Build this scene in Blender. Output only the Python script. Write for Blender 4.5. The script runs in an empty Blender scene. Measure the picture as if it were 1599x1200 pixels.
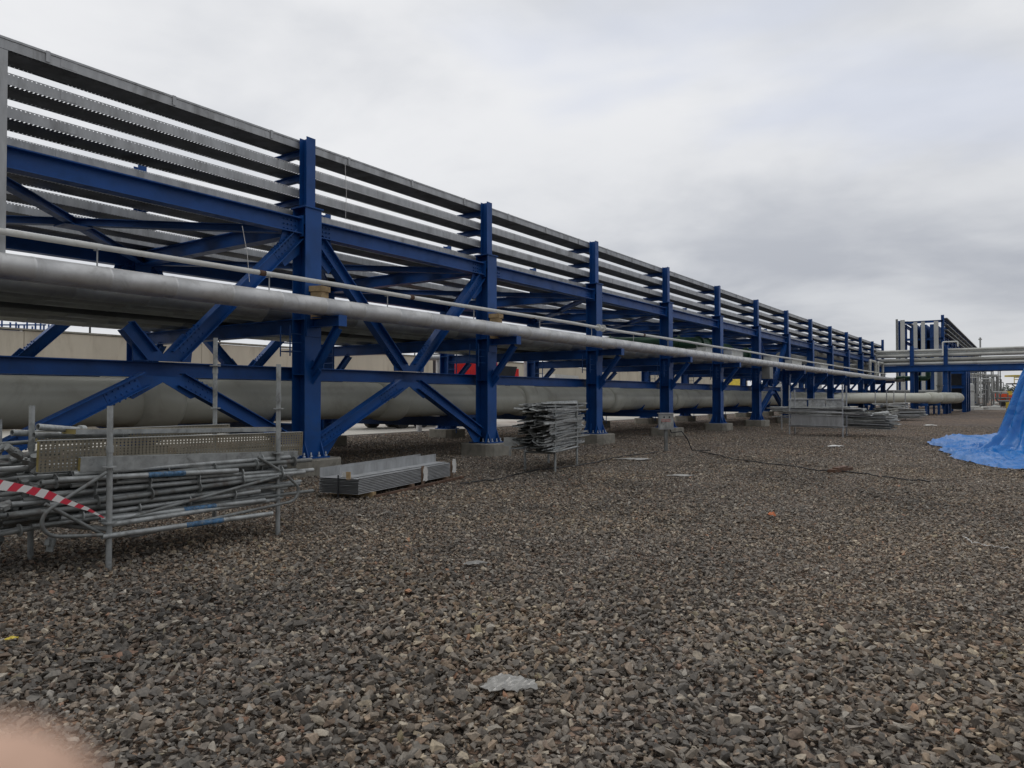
import bpy, bmesh, math, random
import numpy as np
from mathutils import Vector, Matrix, noise as mnoise
R = math.radians
random.seed(7)
rng = np.random.default_rng(11)
S = bpy.context.scene
C = S.collection

# ------------------------------------------------------------------ camera
F = 1150.0                       # focal length in pixels of a 1599 px wide picture
CAMH = 1.55
TH = R(35.0)                     # the rack runs along +Y, 35 degrees right of the view axis
FW = Vector((-math.sin(TH), math.cos(TH), 0)); RT = Vector((math.cos(TH), math.sin(TH), 0))
HOR = 620.5
cam_d = bpy.data.cameras.new('camera'); cam = bpy.data.objects.new('camera', cam_d); C.objects.link(cam)
cam_d.sensor_width = 36.0; cam_d.lens = 36.0 * F / 1599.0
cam_d.clip_start = 0.004; cam_d.clip_end = 3000
cam.location = (0, 0, CAMH)
cam.rotation_euler = (R(90 + 1.02), 0, TH)
cam_d.dof.use_dof = True; cam_d.dof.focus_distance = 14.0; cam_d.dof.aperture_fstop = 13.0
S.camera = cam

# ------------------------------------------------------------------ light
S.view_settings.view_transform = 'Standard'; S.view_settings.look = 'None'
S.view_settings.gamma = 1.0; S.view_settings.exposure = 0.0
SUN_EL, SUN_AZ = R(48), R(-60)
w = bpy.data.worlds.new("World"); S.world = w; w.use_nodes = True
nt = w.node_tree; nt.nodes.clear()
def N(t, **k):
    n = nt.nodes.new(t)
    for a, b in k.items(): setattr(n, a, b)
    return n
def L(a, b): nt.links.new(a, b)
def M_(op, a, b=None, c=None, clamp=False):
    n = N('ShaderNodeMath', operation=op); n.use_clamp = clamp
    for i, v in enumerate((a, b, c)):
        if v is None: continue
        if hasattr(v, 'links'): L(v, n.inputs[i])
        else: n.inputs[i].default_value = v
    return n.outputs[0]
def MR(v, a, b, c=0.0, d=1.0):
    n = N('ShaderNodeMapRange'); n.interpolation_type = 'SMOOTHSTEP'
    L(v, n.inputs[0]); n.inputs[1].default_value = a; n.inputs[2].default_value = b
    n.inputs[3].default_value = c; n.inputs[4].default_value = d
    return n.outputs[0]
def MIX(f, a, b, mode='MIX'):
    n = N('ShaderNodeMix', data_type='RGBA', blend_type=mode)
    if hasattr(f, 'links'): L(f, n.inputs[0])
    else: n.inputs[0].default_value = f
    for i, v in ((6, a), (7, b)):
        if hasattr(v, 'links'): L(v, n.inputs[i])
        else: n.inputs[i].default_value = (*v, 1)
    return n.outputs[2]
tc = N('ShaderNodeTexCoord'); sep = N('ShaderNodeSeparateXYZ'); L(tc.outputs['Generated'], sep.inputs[0])
x_, y_, z_ = sep.outputs
zc = M_('MAXIMUM', z_, 0.0)
den = M_('ADD', zc, 0.16)
cv = N('ShaderNodeCombineXYZ'); L(M_('DIVIDE', x_, den), cv.inputs[0]); L(M_('DIVIDE', y_, den), cv.inputs[1]); cv.inputs[2].default_value = 3.7
def NOI(scale, det, dist=0.0, vec=None, rough=0.55):
    n = N('ShaderNodeTexNoise'); n.inputs['Scale'].default_value = scale; n.inputs['Detail'].default_value = det
    n.inputs['Distortion'].default_value = dist; n.inputs['Roughness'].default_value = rough
    L(vec or cv.outputs[0], n.inputs['Vector']); return n.outputs[0]
n1 = NOI(0.55, 5, 0.5); n2 = NOI(1.5, 6, 0.3); n3 = NOI(4.0, 5, 0.2)
cl = M_('ADD', M_('MULTIPLY', n1, 0.6), M_('MULTIPLY', n2, 0.3)); cl = M_('ADD', cl, M_('MULTIPLY', n3, 0.1))
fac = MR(cl, 0.39, 0.60)
# darker cloud bank low towards the far end of the rack, brighter gap at its horizon
along = N('ShaderNodeVectorMath', operation='DOT_PRODUCT'); L(tc.outputs['Generated'], along.inputs[0]); along.inputs[1].default_value = (0.05, 1.0, 0.0)
bank = M_('MULTIPLY', MR(along.outputs['Value'], 0.55, 0.98), M_('SUBTRACT', 1.0, MR(z_, 0.10, 0.42)))
gap = M_('SUBTRACT', 1.0, MR(z_, 0.015, 0.11))
darkc = MIX(bank, (0.66, 0.68, 0.72), (0.45, 0.47, 0.52))
litec = MIX(bank, (0.88, 0.885, 0.90), (0.66, 0.675, 0.705))
cloud = MIX(fac, darkc, litec)
cloud = MIX(M_('MULTIPLY', gap, 0.6), cloud, (0.70, 0.705, 0.72))
# thin blue openings
bl = M_('MULTIPLY', MR(NOI(0.8, 4, 0.6, rough=0.5), 0.54, 0.68), MR(z_, 0.12, 0.35))
cloud = MIX(M_('MULTIPLY', bl, 0.55), cloud, (0.66, 0.71, 0.84))
back = N('ShaderNodeVectorMath', operation='DOT_PRODUCT'); L(tc.outputs['Generated'], back.inputs[0]); back.inputs[1].default_value = (0.75, -0.66, 0.0)  # unseen sky behind the camera, darkened to dim faces turned towards it
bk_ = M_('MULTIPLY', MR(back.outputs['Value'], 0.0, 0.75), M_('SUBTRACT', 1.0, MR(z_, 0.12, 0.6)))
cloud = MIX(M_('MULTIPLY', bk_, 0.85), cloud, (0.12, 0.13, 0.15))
sky = N('ShaderNodeTexSky'); sky.sky_type = 'NISHITA'; sky.sun_disc = False
sky.sun_elevation = SUN_EL; sky.sun_rotation = SUN_AZ
sk = N('ShaderNodeBackground'); L(sky.outputs[0], sk.inputs[0]); sk.inputs[1].default_value = 0.06
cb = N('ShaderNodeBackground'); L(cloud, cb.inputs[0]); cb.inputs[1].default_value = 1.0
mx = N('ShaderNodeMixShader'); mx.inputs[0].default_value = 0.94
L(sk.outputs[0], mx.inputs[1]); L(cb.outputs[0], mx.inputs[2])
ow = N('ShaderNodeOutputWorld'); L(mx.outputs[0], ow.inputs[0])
sd = bpy.data.lights.new('sun', 'SUN'); sd.energy = 0.5; sd.angle = R(25); sd.color = (1, 0.96, 0.9)
so = bpy.data.objects.new('sun', sd); C.objects.link(so)
sdir = Vector((math.sin(SUN_AZ) * math.cos(SUN_EL), math.cos(SUN_AZ) * math.cos(SUN_EL), math.sin(SUN_EL)))
so.rotation_euler = sdir.to_track_quat('Z', 'Y').to_euler(); so.location = (0, 0, 40)

# ------------------------------------------------------------------ geometry of the view, for measuring
def at(px, py, d):
    """the point seen at pixel px,py of the photograph at depth d"""
    p = FW * d + RT * ((px - 800) / F * d); p.z = CAMH + (HOR - py) / F * d; return p
def gnd(px, py, z=0.0):
    return at(px, py, (CAMH - z) * F / (py - HOR))
def onX(px, py, X):
    r = (px - 800) / F
    a = RT.y - r * FW.y; b = X * (r * FW.x - RT.x)
    Y = b / a
    d = FW.x * X + FW.y * Y
    return Vector((X, Y, CAMH + (HOR - py) / F * d))

# ------------------------------------------------------------------ materials
def mat(name, col, rough=0.6, metal=0.0, var=0.0, vscale=3.0, bump=0.0, bscale=40.0, dirt=None, dirt_amt=0.0, dscale=1.5, spec=0.5, rvar=0.0, holes=None, streak=False):
    global nt
    m = bpy.data.materials.new(name); m.use_nodes = True; nt = m.node_tree
    b = nt.nodes['Principled BSDF']; b.inputs['Roughness'].default_value = rough
    b.inputs['Metallic'].default_value = metal; b.inputs['Specular IOR Level'].default_value = spec
    tc = N('ShaderNodeTexCoord'); v = tc.outputs['Object']
    oi = N('ShaderNodeObjectInfo')
    off = N('ShaderNodeVectorMath', operation='MULTIPLY_ADD'); L(oi.outputs['Random'], off.inputs[0]); off.inputs[1].default_value = (13, 7, 19); L(v, off.inputs[2]); v = off.outputs[0]
    if streak:
        mp = N('ShaderNodeMapping'); mp.inputs['Scale'].default_value = (1, 1, 0.25); L(v, mp.inputs[0]); vs = mp.outputs[0]
    else: vs = v
    c = None
    n = NOI(vscale, 5, 0.2, vs, 0.6)
    lo = tuple(max(0, x * (1 - var)) for x in col); hi = tuple(min(1, x * (1 + var)) for x in col)
    c = MIX(MR(n, 0.3, 0.7), lo, hi)
    if dirt:
        d = NOI(dscale, 7, 0.6, vs, 0.68)
        c = MIX(M_('MULTIPLY', MR(d, 0.5, 0.68), dirt_amt), c, dirt)
        L(M_('ADD', rough, M_('MULTIPLY', MR(d, 0.5, 0.68), 0.2)), b.inputs['Roughness'])
    L(c, b.inputs['Base Color'])
    if bump:
        bn = NOI(bscale, 4, 0, v); bp = N('ShaderNodeBump'); bp.inputs['Strength'].default_value = bump; bp.inputs['Distance'].default_value = 0.01
        L(bn, bp.inputs['Height']); L(bp.outputs[0], b.inputs['Normal'])
    if holes:   # real see-through perforations: pitch along y, pitch along z, radius
        py_, pz_, rr = holes
        sp = N('ShaderNodeSeparateXYZ'); L(tc.outputs['UV'], sp.inputs[0])
        fy = M_('SUBTRACT', M_('FRACT', M_('DIVIDE', sp.outputs[0], py_)), 0.5)
        fz = M_('SUBTRACT', M_('FRACT', M_('DIVIDE', sp.outputs[1], pz_)), 0.5)
        dd = M_('ADD', M_('POWER', M_('MULTIPLY', fy, py_), 2.0), M_('POWER', M_('MULTIPLY', fz, pz_), 2.0))
        hole = M_('LESS_THAN', dd, rr * rr)
        L(M_('SUBTRACT', 1.0, hole), b.inputs['Alpha'])
    return m
M = {}
M['blue'] = mat('blue_paint', (0.008, 0.070, 0.262), 0.42, var=0.16, vscale=1.2, dirt=(0.03, 0.07, 0.155), dirt_amt=0.35, dscale=2.5, bump=0.05, bscale=90, spec=0.3)
def rust(m):
    global nt; nt = m.node_tree; b = nt.nodes['Principled BSDF']; src = b.inputs['Base Color'].links[0].from_socket
    tc = N('ShaderNodeTexCoord'); mp = N('ShaderNodeMapping'); mp.inputs['Scale'].default_value = (1, 1, .3); L(tc.outputs['Object'], mp.inputs[0])
    a = NOI(7, 8, .5, mp.outputs[0], .72); c = NOI(22, 6, .3, tc.outputs['Object'], .7)
    f1 = M_('MULTIPLY', MR(a, .60, .70), .55); f2 = M_('MULTIPLY', MR(c, .66, .72), .8)
    L(MIX(f2, MIX(f1, src, (.05, .085, .15)), (.10, .075, .065)), b.inputs['Base Color'])
rust(M['blue'])
M['blue2'] = mat('blue_paint_weathered', (0.011, 0.078, 0.27), 0.5, var=0.2, vscale=1.5, dirt=(0.06, 0.075, 0.13), dirt_amt=0.45, dscale=3)
M['galv'] = mat('galvanised_steel', (0.42, 0.43, 0.435), 0.5, 0.3, var=0.14, vscale=6, dirt=(0.22, 0.22, 0.215), dirt_amt=0.5, dscale=2.2, bump=0.03, streak=True)
M['bed'] = mat('shade_toned_tray_steel', (0.13, 0.135, 0.14), 0.6, 0.3, var=0.25, vscale=3, dirt=(0.07, 0.065, 0.06), dirt_amt=0.5)  # tray beds: shade of the undersides put into a darker base colour
M['tube'] = mat('galvanised_tube', (0.36, 0.375, 0.37), 0.5, 0.4, var=0.2, vscale=9, dirt=(0.10, 0.095, 0.085), dirt_amt=0.55, dscale=5, bump=0.05)
M['tube_dark'] = mat('weathered_tube', (0.20, 0.21, 0.205), 0.6, 0.35, var=0.25, vscale=8, dirt=(0.10, 0.06, 0.04), dirt_amt=0.5, dscale=5)
M['piece'] = mat('galvanised_plate', (0.40, 0.41, 0.395), 0.55, 0.3, var=0.25, vscale=7, dirt=(0.13, 0.125, 0.115), dirt_amt=0.5, dscale=4)
M['clad'] = mat('aluminium_cladding', (0.64, 0.64, 0.63), 0.45, 0.35, var=0.08, vscale=5, dirt=(0.35, 0.34, 0.32), dirt_amt=0.35, dscale=3, bump=0.12, bscale=7)
M['cladd'] = mat('dull_pipe_cladding', (0.27, 0.275, 0.265), 0.5, 0.4, var=0.12, vscale=3, dirt=(0.2, 0.19, 0.17), dirt_amt=0.4)
M['pipe'] = mat('grey_green_pipe_paint', (0.56, 0.56, 0.475), 0.36, var=0.06, vscale=1.5, dirt=(0.33, 0.31, 0.25), dirt_amt=0.4, dscale=1.2, bump=0.02, bscale=30)
M['white'] = mat('white_paint', (0.66, 0.66, 0.62), 0.5, var=0.06, vscale=4, dirt=(0.4, 0.38, 0.33), dirt_amt=0.35, dscale=4)
M['bridge'] = mat('pale_pipe_coating', (0.52, 0.52, 0.48), 0.5, 0.15, var=0.1, vscale=0.8, dirt=(0.3, 0.29, 0.26), dirt_amt=0.4, dscale=0.7)
M['conc'] = mat('plinth_concrete', (0.27, 0.255, 0.215), 0.9, var=0.15, vscale=4, dirt=(0.13, 0.12, 0.10), dirt_amt=0.6, dscale=3, bump=0.25, bscale=30)
M['wall'] = mat('wall_concrete', (0.53, 0.48, 0.39), 0.9, var=0.1, vscale=0.5, dirt=(0.38, 0.33, 0.26), dirt_amt=0.7, dscale=0.7, bump=0.1, bscale=8, streak=True)
M['road'] = mat('road_concrete', (0.50, 0.475, 0.42), 0.9, var=0.1, vscale=0.4, dirt=(0.33, 0.31, 0.27), dirt_amt=0.5, dscale=0.3)
M['wood'] = mat('raw_timber', (0.42, 0.30, 0.16), 0.85, var=0.2, vscale=8, dirt=(0.22, 0.15, 0.09), dirt_amt=0.5, dscale=9)
M['wood_dark'] = mat('weathered_timber', (0.16, 0.105, 0.07), 0.9, var=0.25, vscale=8)
M['paper'] = mat('white_wrap', (0.68, 0.67, 0.64), 0.7, var=0.06, vscale=20, bump=0.3, bscale=60)
M['dark'] = mat('dark_metal', (0.02, 0.022, 0.025), 0.6, var=0.2)
M['black'] = mat('black_rubber', (0.012, 0.012, 0.013), 0.55)
M['red'] = mat('red_paint', (0.72, 0.02, 0.02), 0.4, var=0.1, dirt=(0.3, 0.04, 0.03), dirt_amt=0.4)
M['orange'] = mat('orange_paint', (0.75, 0.10, 0.035), 0.45, var=0.1)
M['yellow'] = mat('yellow_paint', (0.72, 0.56, 0.07), 0.5, var=0.1, dirt=(0.4, 0.3, 0.1), dirt_amt=0.4)
M['green'] = mat('green_paint', (0.035, 0.11, 0.06), 0.45, var=0.15, dirt=(0.08, 0.12, 0.08), dirt_amt=0.4)
M['glass'] = mat('dark_glass', (0.02, 0.025, 0.03), 0.08)
M['board'] = mat('perforated_plank_steel', (0.21, 0.19, 0.145), 0.6, 0.25, var=0.15, vscale=5, dirt=(0.17, 0.12, 0.06), dirt_amt=0.5, dscale=3, holes=(0.036, 0.027, 0.0075))
M['bolt'] = mat('bolt_zinc', (0.30, 0.33, 0.38), 0.4, 0.6, var=0.1)
M['yellow_edge'] = mat('yellow_rail_paint', (0.35, 0.28, 0.10), 0.6, 0.2, var=0.2)
M['plastic'] = mat('clear_plastic_film', (0.33, 0.32, 0.295), 0.3, var=0.1, vscale=14, bump=0.5, bscale=25)
M['brown_steel'] = mat('rusty_steel', (0.13, 0.075, 0.05), 0.8, 0.2, var=0.3, vscale=5)
M['skin'] = mat('skin', (0.66, 0.42, 0.30), 0.6, var=0.08, vscale=60, bump=0.1, bscale=900)
M['skin'].node_tree.nodes['Principled BSDF'].inputs['Subsurface Weight'].default_value = 0.0
M['bluemark'] = mat('blue_marker_paint', (0.05, 0.13, 0.24), 0.6, var=0.5, vscale=30, dirt=(0.22, 0.25, 0.26), dirt_amt=0.9, dscale=28)
M['brick'] = mat('orange_brick', (0.50, 0.16, 0.07), 0.9, var=0.2, vscale=30)
M['tree'] = mat('far_foliage', (0.05, 0.07, 0.05), 0.9, var=0.3, vscale=0.3)
M['redtext'] = mat('red_lettering', (0.6, 0.06, 0.04), 0.6)
M['ductgrey'] = mat('pale_duct', (0.50, 0.51, 0.49), 0.6, 0.1, var=0.12, vscale=0.5)

# blue tarpaulin
def tarp_mat():
    m = mat('blue_tarpaulin', (0.007, 0.165, 0.52), 0.32, var=0.12, vscale=2.5, dirt=(0.03, 0.22, 0.56), dirt_amt=0.4, dscale=2.0)
    global nt; nt = m.node_tree; b = nt.nodes['Principled BSDF']
    tc = N('ShaderNodeTexCoord'); a = NOI(1.3, 3, 1.2, tc.outputs['Object'], 0.45)
    r = N('ShaderNodeMath', operation='ABSOLUTE'); L(M_('SUBTRACT', a, 0.5), r.inputs[0])
    bp = N('ShaderNodeBump'); bp.inputs['Strength'].default_value = 0.6; bp.inputs['Distance'].default_value = 0.16
    L(r.outputs[0], bp.inputs['Height']); L(bp.outputs[0], b.inputs['Normal']); return m
M['tarp'] = tarp_mat()

def tape_mat():
    m = bpy.data.materials.new('barrier_tape'); m.use_nodes = True
    global nt; nt = m.node_tree; b = nt.nodes['Principled BSDF']; b.inputs['Roughness'].default_value = 0.4
    tc = N('ShaderNodeTexCoord'); sp = N('ShaderNodeSeparateXYZ'); L(tc.outputs['UV'], sp.inputs[0])
    f = M_('FRACT', M_('ADD', M_('DIVIDE', sp.outputs[0], 0.20), M_('MULTIPLY', sp.outputs[1], 4.0)))
    L(MIX(M_('GREATER_THAN', f, 0.5), (0.62, 0.03, 0.06), (0.72, 0.70, 0.68)), b.inputs['Base Color']); return m
M['tape'] = tape_mat()

# gravel, loose stones: colour from a per-stone attribute
def stone_mat():
    m = bpy.data.materials.new('loose_stone'); m.use_nodes = True
    global nt; nt = m.node_tree; b = nt.nodes['Principled BSDF']; b.inputs['Roughness'].default_value = 0.78
    at_ = N('ShaderNodeAttribute'); at_.attribute_name = 'tint'
    tc = N('ShaderNodeTexCoord'); n = NOI(55, 4, 0.3, tc.outputs['Object'], 0.7)
    L(MIX(1.0, at_.outputs['Color'], MIX(MR(n, 0.3, 0.72), (0.68, 0.68, 0.68), (1.25, 1.22, 1.18)), 'MULTIPLY'), b.inputs['Base Color'])
    bp = N('ShaderNodeBump'); bp.inputs['Strength'].default_value = 0.35; bp.inputs['Distance'].default_value = 0.004
    L(n, bp.inputs['Height']); L(bp.outputs[0], b.inputs['Normal']); return m
M['stone'] = stone_mat()
def ground_mat():
    m = bpy.data.materials.new('gravel_bed'); m.use_nodes = True
    global nt; nt = m.node_tree; b = nt.nodes['Principled BSDF']; b.inputs['Roughness'].default_value = 0.85
    tc = N('ShaderNodeTexCoord'); v = tc.outputs['Object']
    vo = N('ShaderNodeTexVoronoi'); vo.inputs['Scale'].default_value = 19; L(v, vo.inputs['Vector'])
    vo2 = N('ShaderNodeTexVoronoi'); vo2.feature = 'DISTANCE_TO_EDGE'; vo2.inputs['Scale'].default_value = 19; L(v, vo2.inputs['Vector'])
    sp = N('ShaderNodeSeparateColor'); L(vo.outputs['Color'], sp.inputs[0])
    cr = N('ShaderNodeValToRGB'); L(sp.outputs[0], cr.inputs[0]); e = cr.color_ramp.elements
    e[0].position = 0; e[0].color = (0.055, 0.05, 0.047, 1); e[1].position = 1; e[1].color = (0.36, 0.33, 0.29, 1)
    for p, c in ((0.3, (0.10, 0.09, 0.08, 1)), (0.55, (0.17, 0.14, 0.115, 1)), (0.75, (0.22, 0.155, 0.115, 1)), (0.9, (0.24, 0.21, 0.17, 1))):
        q = e.new(p); q.color = c
    big = NOI(0.12, 5, 0.5, v, 0.6); big2 = NOI(0.8, 5, 0.5, v, 0.6)
    c = MIX(1.0, cr.outputs[0], MIX(MR(big, 0.35, 0.65), (0.82, 0.84, 0.88), (1.12, 1.06, 1.0)), 'MULTIPLY')
    c = MIX(1.0, c, MIX(MR(big2, 0.3, 0.7), (0.85, 0.85, 0.86), (1.12, 1.1, 1.08)), 'MULTIPLY')
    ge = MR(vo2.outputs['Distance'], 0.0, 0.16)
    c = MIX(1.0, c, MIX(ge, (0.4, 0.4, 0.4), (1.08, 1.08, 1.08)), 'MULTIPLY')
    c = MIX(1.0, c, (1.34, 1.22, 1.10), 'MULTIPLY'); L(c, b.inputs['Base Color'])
    bp = N('ShaderNodeBump'); bp.inputs['Strength'].default_value = 0.9; bp.inputs['Distance'].default_value = 0.03
    L(M_('ADD', ge, sp.outputs[1]), bp.inputs['Height']); L(bp.outputs[0], b.inputs['Normal']); return m
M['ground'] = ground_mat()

# ------------------------------------------------------------------ builders
class MB:
    def __init__(s): s.v = []; s.f = []; s.sm = []; s.uv = {}
    def add(s, vs, fs, smooth=False):
        o = len(s.v); s.v += [tuple(q) for q in vs]
        for f in fs: s.f.append(tuple(i + o for i in f)); s.sm.append(smooth)
    def obox(s, c, ax, ay, az):
        """box from its centre and three half-axis vectors"""
        c, ax, ay, az = map(Vector, (c, ax, ay, az))
        if ax.cross(ay).dot(az) < 0: ax = -ax
        vs = [c + ax * i + ay * j + az * k for k in (-1, 1) for j in (-1, 1) for i in (-1, 1)]
        s.add(vs, [(0, 2, 3, 1), (4, 5, 7, 6), (0, 1, 5, 4), (2, 6, 7, 3), (0, 4, 6, 2), (1, 3, 7, 5)])
    def box(s, x0, x1, y0, y1, z0, z1):
        s.obox(((x0 + x1) / 2, (y0 + y1) / 2, (z0 + z1) / 2), (abs(x1 - x0) / 2, 0, 0), (0, abs(y1 - y0) / 2, 0), (0, 0, abs(z1 - z0) / 2))
    def bar(s, p, q, w, h, up=(0, 0, 1)):
        p, q, up = Vector(p), Vector(q), Vector(up); d = (q - p); l = d.length; d.normalize()
        sx = d.cross(up)
        if sx.length < 1e-4: sx = d.cross(Vector((1, 0, 0)))
        sx.normalize(); u = sx.cross(d).normalized()
        s.obox((p + q) / 2, d * l / 2, sx * w / 2, u * h / 2)
    def ibeam(s, p, q, h, w, up=(0, 0, 1), tf=0.018, tw=0.012):
        p, q, up = Vector(p), Vector(q), Vector(up); d = (q - p); l = d.length; d.normalize()
        sx = d.cross(up)
        if sx.length < 1e-4: sx = d.cross(Vector((1, 0, 0)))
        sx.normalize(); u = sx.cross(d).normalized(); c = (p + q) / 2
        s.obox(c + u * (h / 2 - tf / 2), d * l / 2, sx * w / 2, u * tf / 2)
        s.obox(c - u * (h / 2 - tf / 2), d * l / 2, sx * w / 2, u * tf / 2)
        s.obox(c, d * l / 2, sx * tw / 2, u * (h / 2 - tf))
    def tube(s, p, q, r, seg=12, hollow=False, caps=True):
        s.sweep([p, q], r, seg, caps, hollow)
    def sweep(s, pts, r, seg=12, caps=True, hollow=False, radii=None):
        pts = [Vector(p) for p in pts]; n = len(pts); rings = []
        d0 = (pts[1] - pts[0]).normalized()
        a = d0.cross(Vector((0, 0, 1)))
        if a.length < 1e-3: a = d0.cross(Vector((1, 0, 0)))
        a.normalize()
        for i, p in enumerate(pts):
            if i == 0: d = pts[1] - pts[0]
            elif i == n - 1: d = pts[-1] - pts[-2]
            else: d = (pts[i + 1] - p).normalized() + (p - pts[i - 1]).normalized()
            d.normalize(); a = (a - d * a.dot(d)).normalized(); b = d.cross(a)
            rr = radii[i] if radii else r
            rings.append([p + (a * math.cos(2 * math.pi * k / seg) + b * math.sin(2 * math.pi * k / seg)) * rr for k in range(seg)])
        vs = [v for g in rings for v in g]
        fs = [(i * seg + k, i * seg + (k + 1) % seg, (i + 1) * seg + (k + 1) % seg, (i + 1) * seg + k) for i in range(n - 1) for k in range(seg)]
        s.add(vs, fs, True)
        if caps:
            for g, pc, nb, rev in ((rings[0], pts[0], pts[1], True), (rings[-1], pts[-1], pts[-2], False)):
                if hollow:
                    dd = (nb - pc).normalized()
                    inn = [pc + (v - pc) * 0.84 for v in g]; deep = [v + dd * r * 3 for v in inn]
                    f1 = [(k, (k + 1) % seg, seg + (k + 1) % seg, seg + k) for k in range(seg)]
                    f2 = [(seg + k, seg + (k + 1) % seg, 2 * seg + (k + 1) % seg, 2 * seg + k) for k in range(seg)]
                    f3 = [tuple(range(2 * seg, 3 * seg))]
                    fs = f1 + f2 + f3
                    if not rev: fs = [tuple(reversed(f)) for f in fs]
                    s.add(g + inn + deep, fs)
                else:
                    s.add(g, [tuple(range(seg)) if not rev else tuple(reversed(range(seg)))])
    def prism(s, pts, thick):
        """polygon (coplanar 3-D points) extruded along its normal by thick, centred"""
        pts = [Vector(p) for p in pts]; nrm = Vector((0, 0, 0))
        for i in range(len(pts)): nrm += pts[i].cross(pts[(i + 1) % len(pts)])
        nrm.normalize(); n = len(pts)
        A = [p + nrm * thick / 2 for p in pts]; B = [p - nrm * thick / 2 for p in pts]
        s.add(A + B, [tuple(range(n)), tuple(reversed(range(n, 2 * n)))] + [(i, i + n, (i + 1) % n + n, (i + 1) % n) for i in range(n)])
    def build(s, name, m, parent=None, loc=None):
        off = Vector(loc) if loc is not None else (ROOT(parent) if parent is not None else Vector((0, 0, 0)))
        me = bpy.data.meshes.new(name)
        me.from_pydata([(a - off.x, b - off.y, c - off.z) for a, b, c in s.v], [], s.f)
        me.polygons.foreach_set('use_smooth', s.sm); me.materials.append(m); me.update()
        o = bpy.data.objects.new(name, me); C.objects.link(o)
        if parent is not None: o.parent = parent
        else: o.location = off
        return o
def ROOT(o):
    while o.parent is not None: o = o.parent
    return o.location.copy()
def tag(o, label=None, cat=None, group=None, kind=None):
    if label: o['label'] = label
    if cat: o['category'] = cat
    if group: o['group'] = group
    if kind: o['kind'] = kind
    return o
def thing(name, label, cat, loc=(0, 0, 0), group=None):
    o = bpy.data.objects.new(name, None); C.objects.link(o); o.location = loc; o.empty_display_size = 0.2
    return tag(o, label, cat, group)
def uvbox(o, axu, axv):
    me = o.data; uv = me.uv_layers.new(name='UVMap'); co = me.vertices
    for l in me.loops:
        v = co[l.vertex_index].co; uv.data[l.index].uv = (v.dot(axu), v.dot(axv))
ORD = ['first', 'second', 'third', 'fourth', 'fifth', 'sixth', 'seventh', 'eighth', 'ninth', 'tenth', 'eleventh', 'twelfth', 'thirteenth', 'fourteenth', 'fifteenth', 'sixteenth']

# ------------------------------------------------------------------ ground
g = MB(); g.add([(-600, -60, -0.012), (900, -60, -0.012), (900, 1500, -0.012), (-600, 1500, -0.012)], [(0, 1, 2, 3)])
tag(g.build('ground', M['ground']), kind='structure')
g = MB(); g.add([(-37.6, -20, 0.02), (-22.5, -20, 0.02), (-22.5, 260, 0.02), (-37.6, 260, 0.02)], [(0, 1, 2, 3)])
g.add([(-22.5, -20, 0.02), (-22.5, -20, -0.02), (-22.5, 260, -0.02), (-22.5, 260, 0.02)], [(0, 1, 2, 3)])
tag(g.build('road', M['road']), kind='structure')

def hull_templates(n, npts, flat, seed):
    r = random.Random(seed); out = []
    for i in range(n):
        bm = bmesh.new(); fx = r.uniform(0.45, 0.9); fz = r.uniform(*flat)
        for k in range(npts):
            u = r.uniform(-1, 1); a = r.uniform(0, 2 * math.pi); q = math.sqrt(1 - u * u)
            bm.verts.new((q * math.cos(a), q * math.sin(a) * fx, u * fz))
        bmesh.ops.convex_hull(bm, input=bm.verts[:])
        bmesh.ops.delete(bm, geom=[v for v in bm.verts if not v.link_faces], context='VERTS')
        bmesh.ops.triangulate(bm, faces=bm.faces[:]); bm.verts.index_update()
        V = np.array([v.co[:] for v in bm.verts], dtype=np.float32); T = np.array([[v.index for v in f.verts] for f in bm.faces], dtype=np.int32)
        bm.free(); out.append((V, T))
    return out
PAL = np.array([(0.060, 0.056, 0.053), (0.085, 0.080, 0.076), (0.125, 0.115, 0.105), (0.11, 0.108, 0.105), (0.17, 0.15, 0.13), (0.21, 0.165, 0.125),
                (0.145, 0.105, 0.08), (0.30, 0.27, 0.22), (0.24, 0.235, 0.225), (0.36, 0.34, 0.30), (0.26, 0.14, 0.085), (0.20, 0.18, 0.12)])
PW = np.array([.13, .15, .16, .10, .15, .12, .08, .06, .04, .012, .006, .01]); PW = PW / PW.sum()
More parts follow.
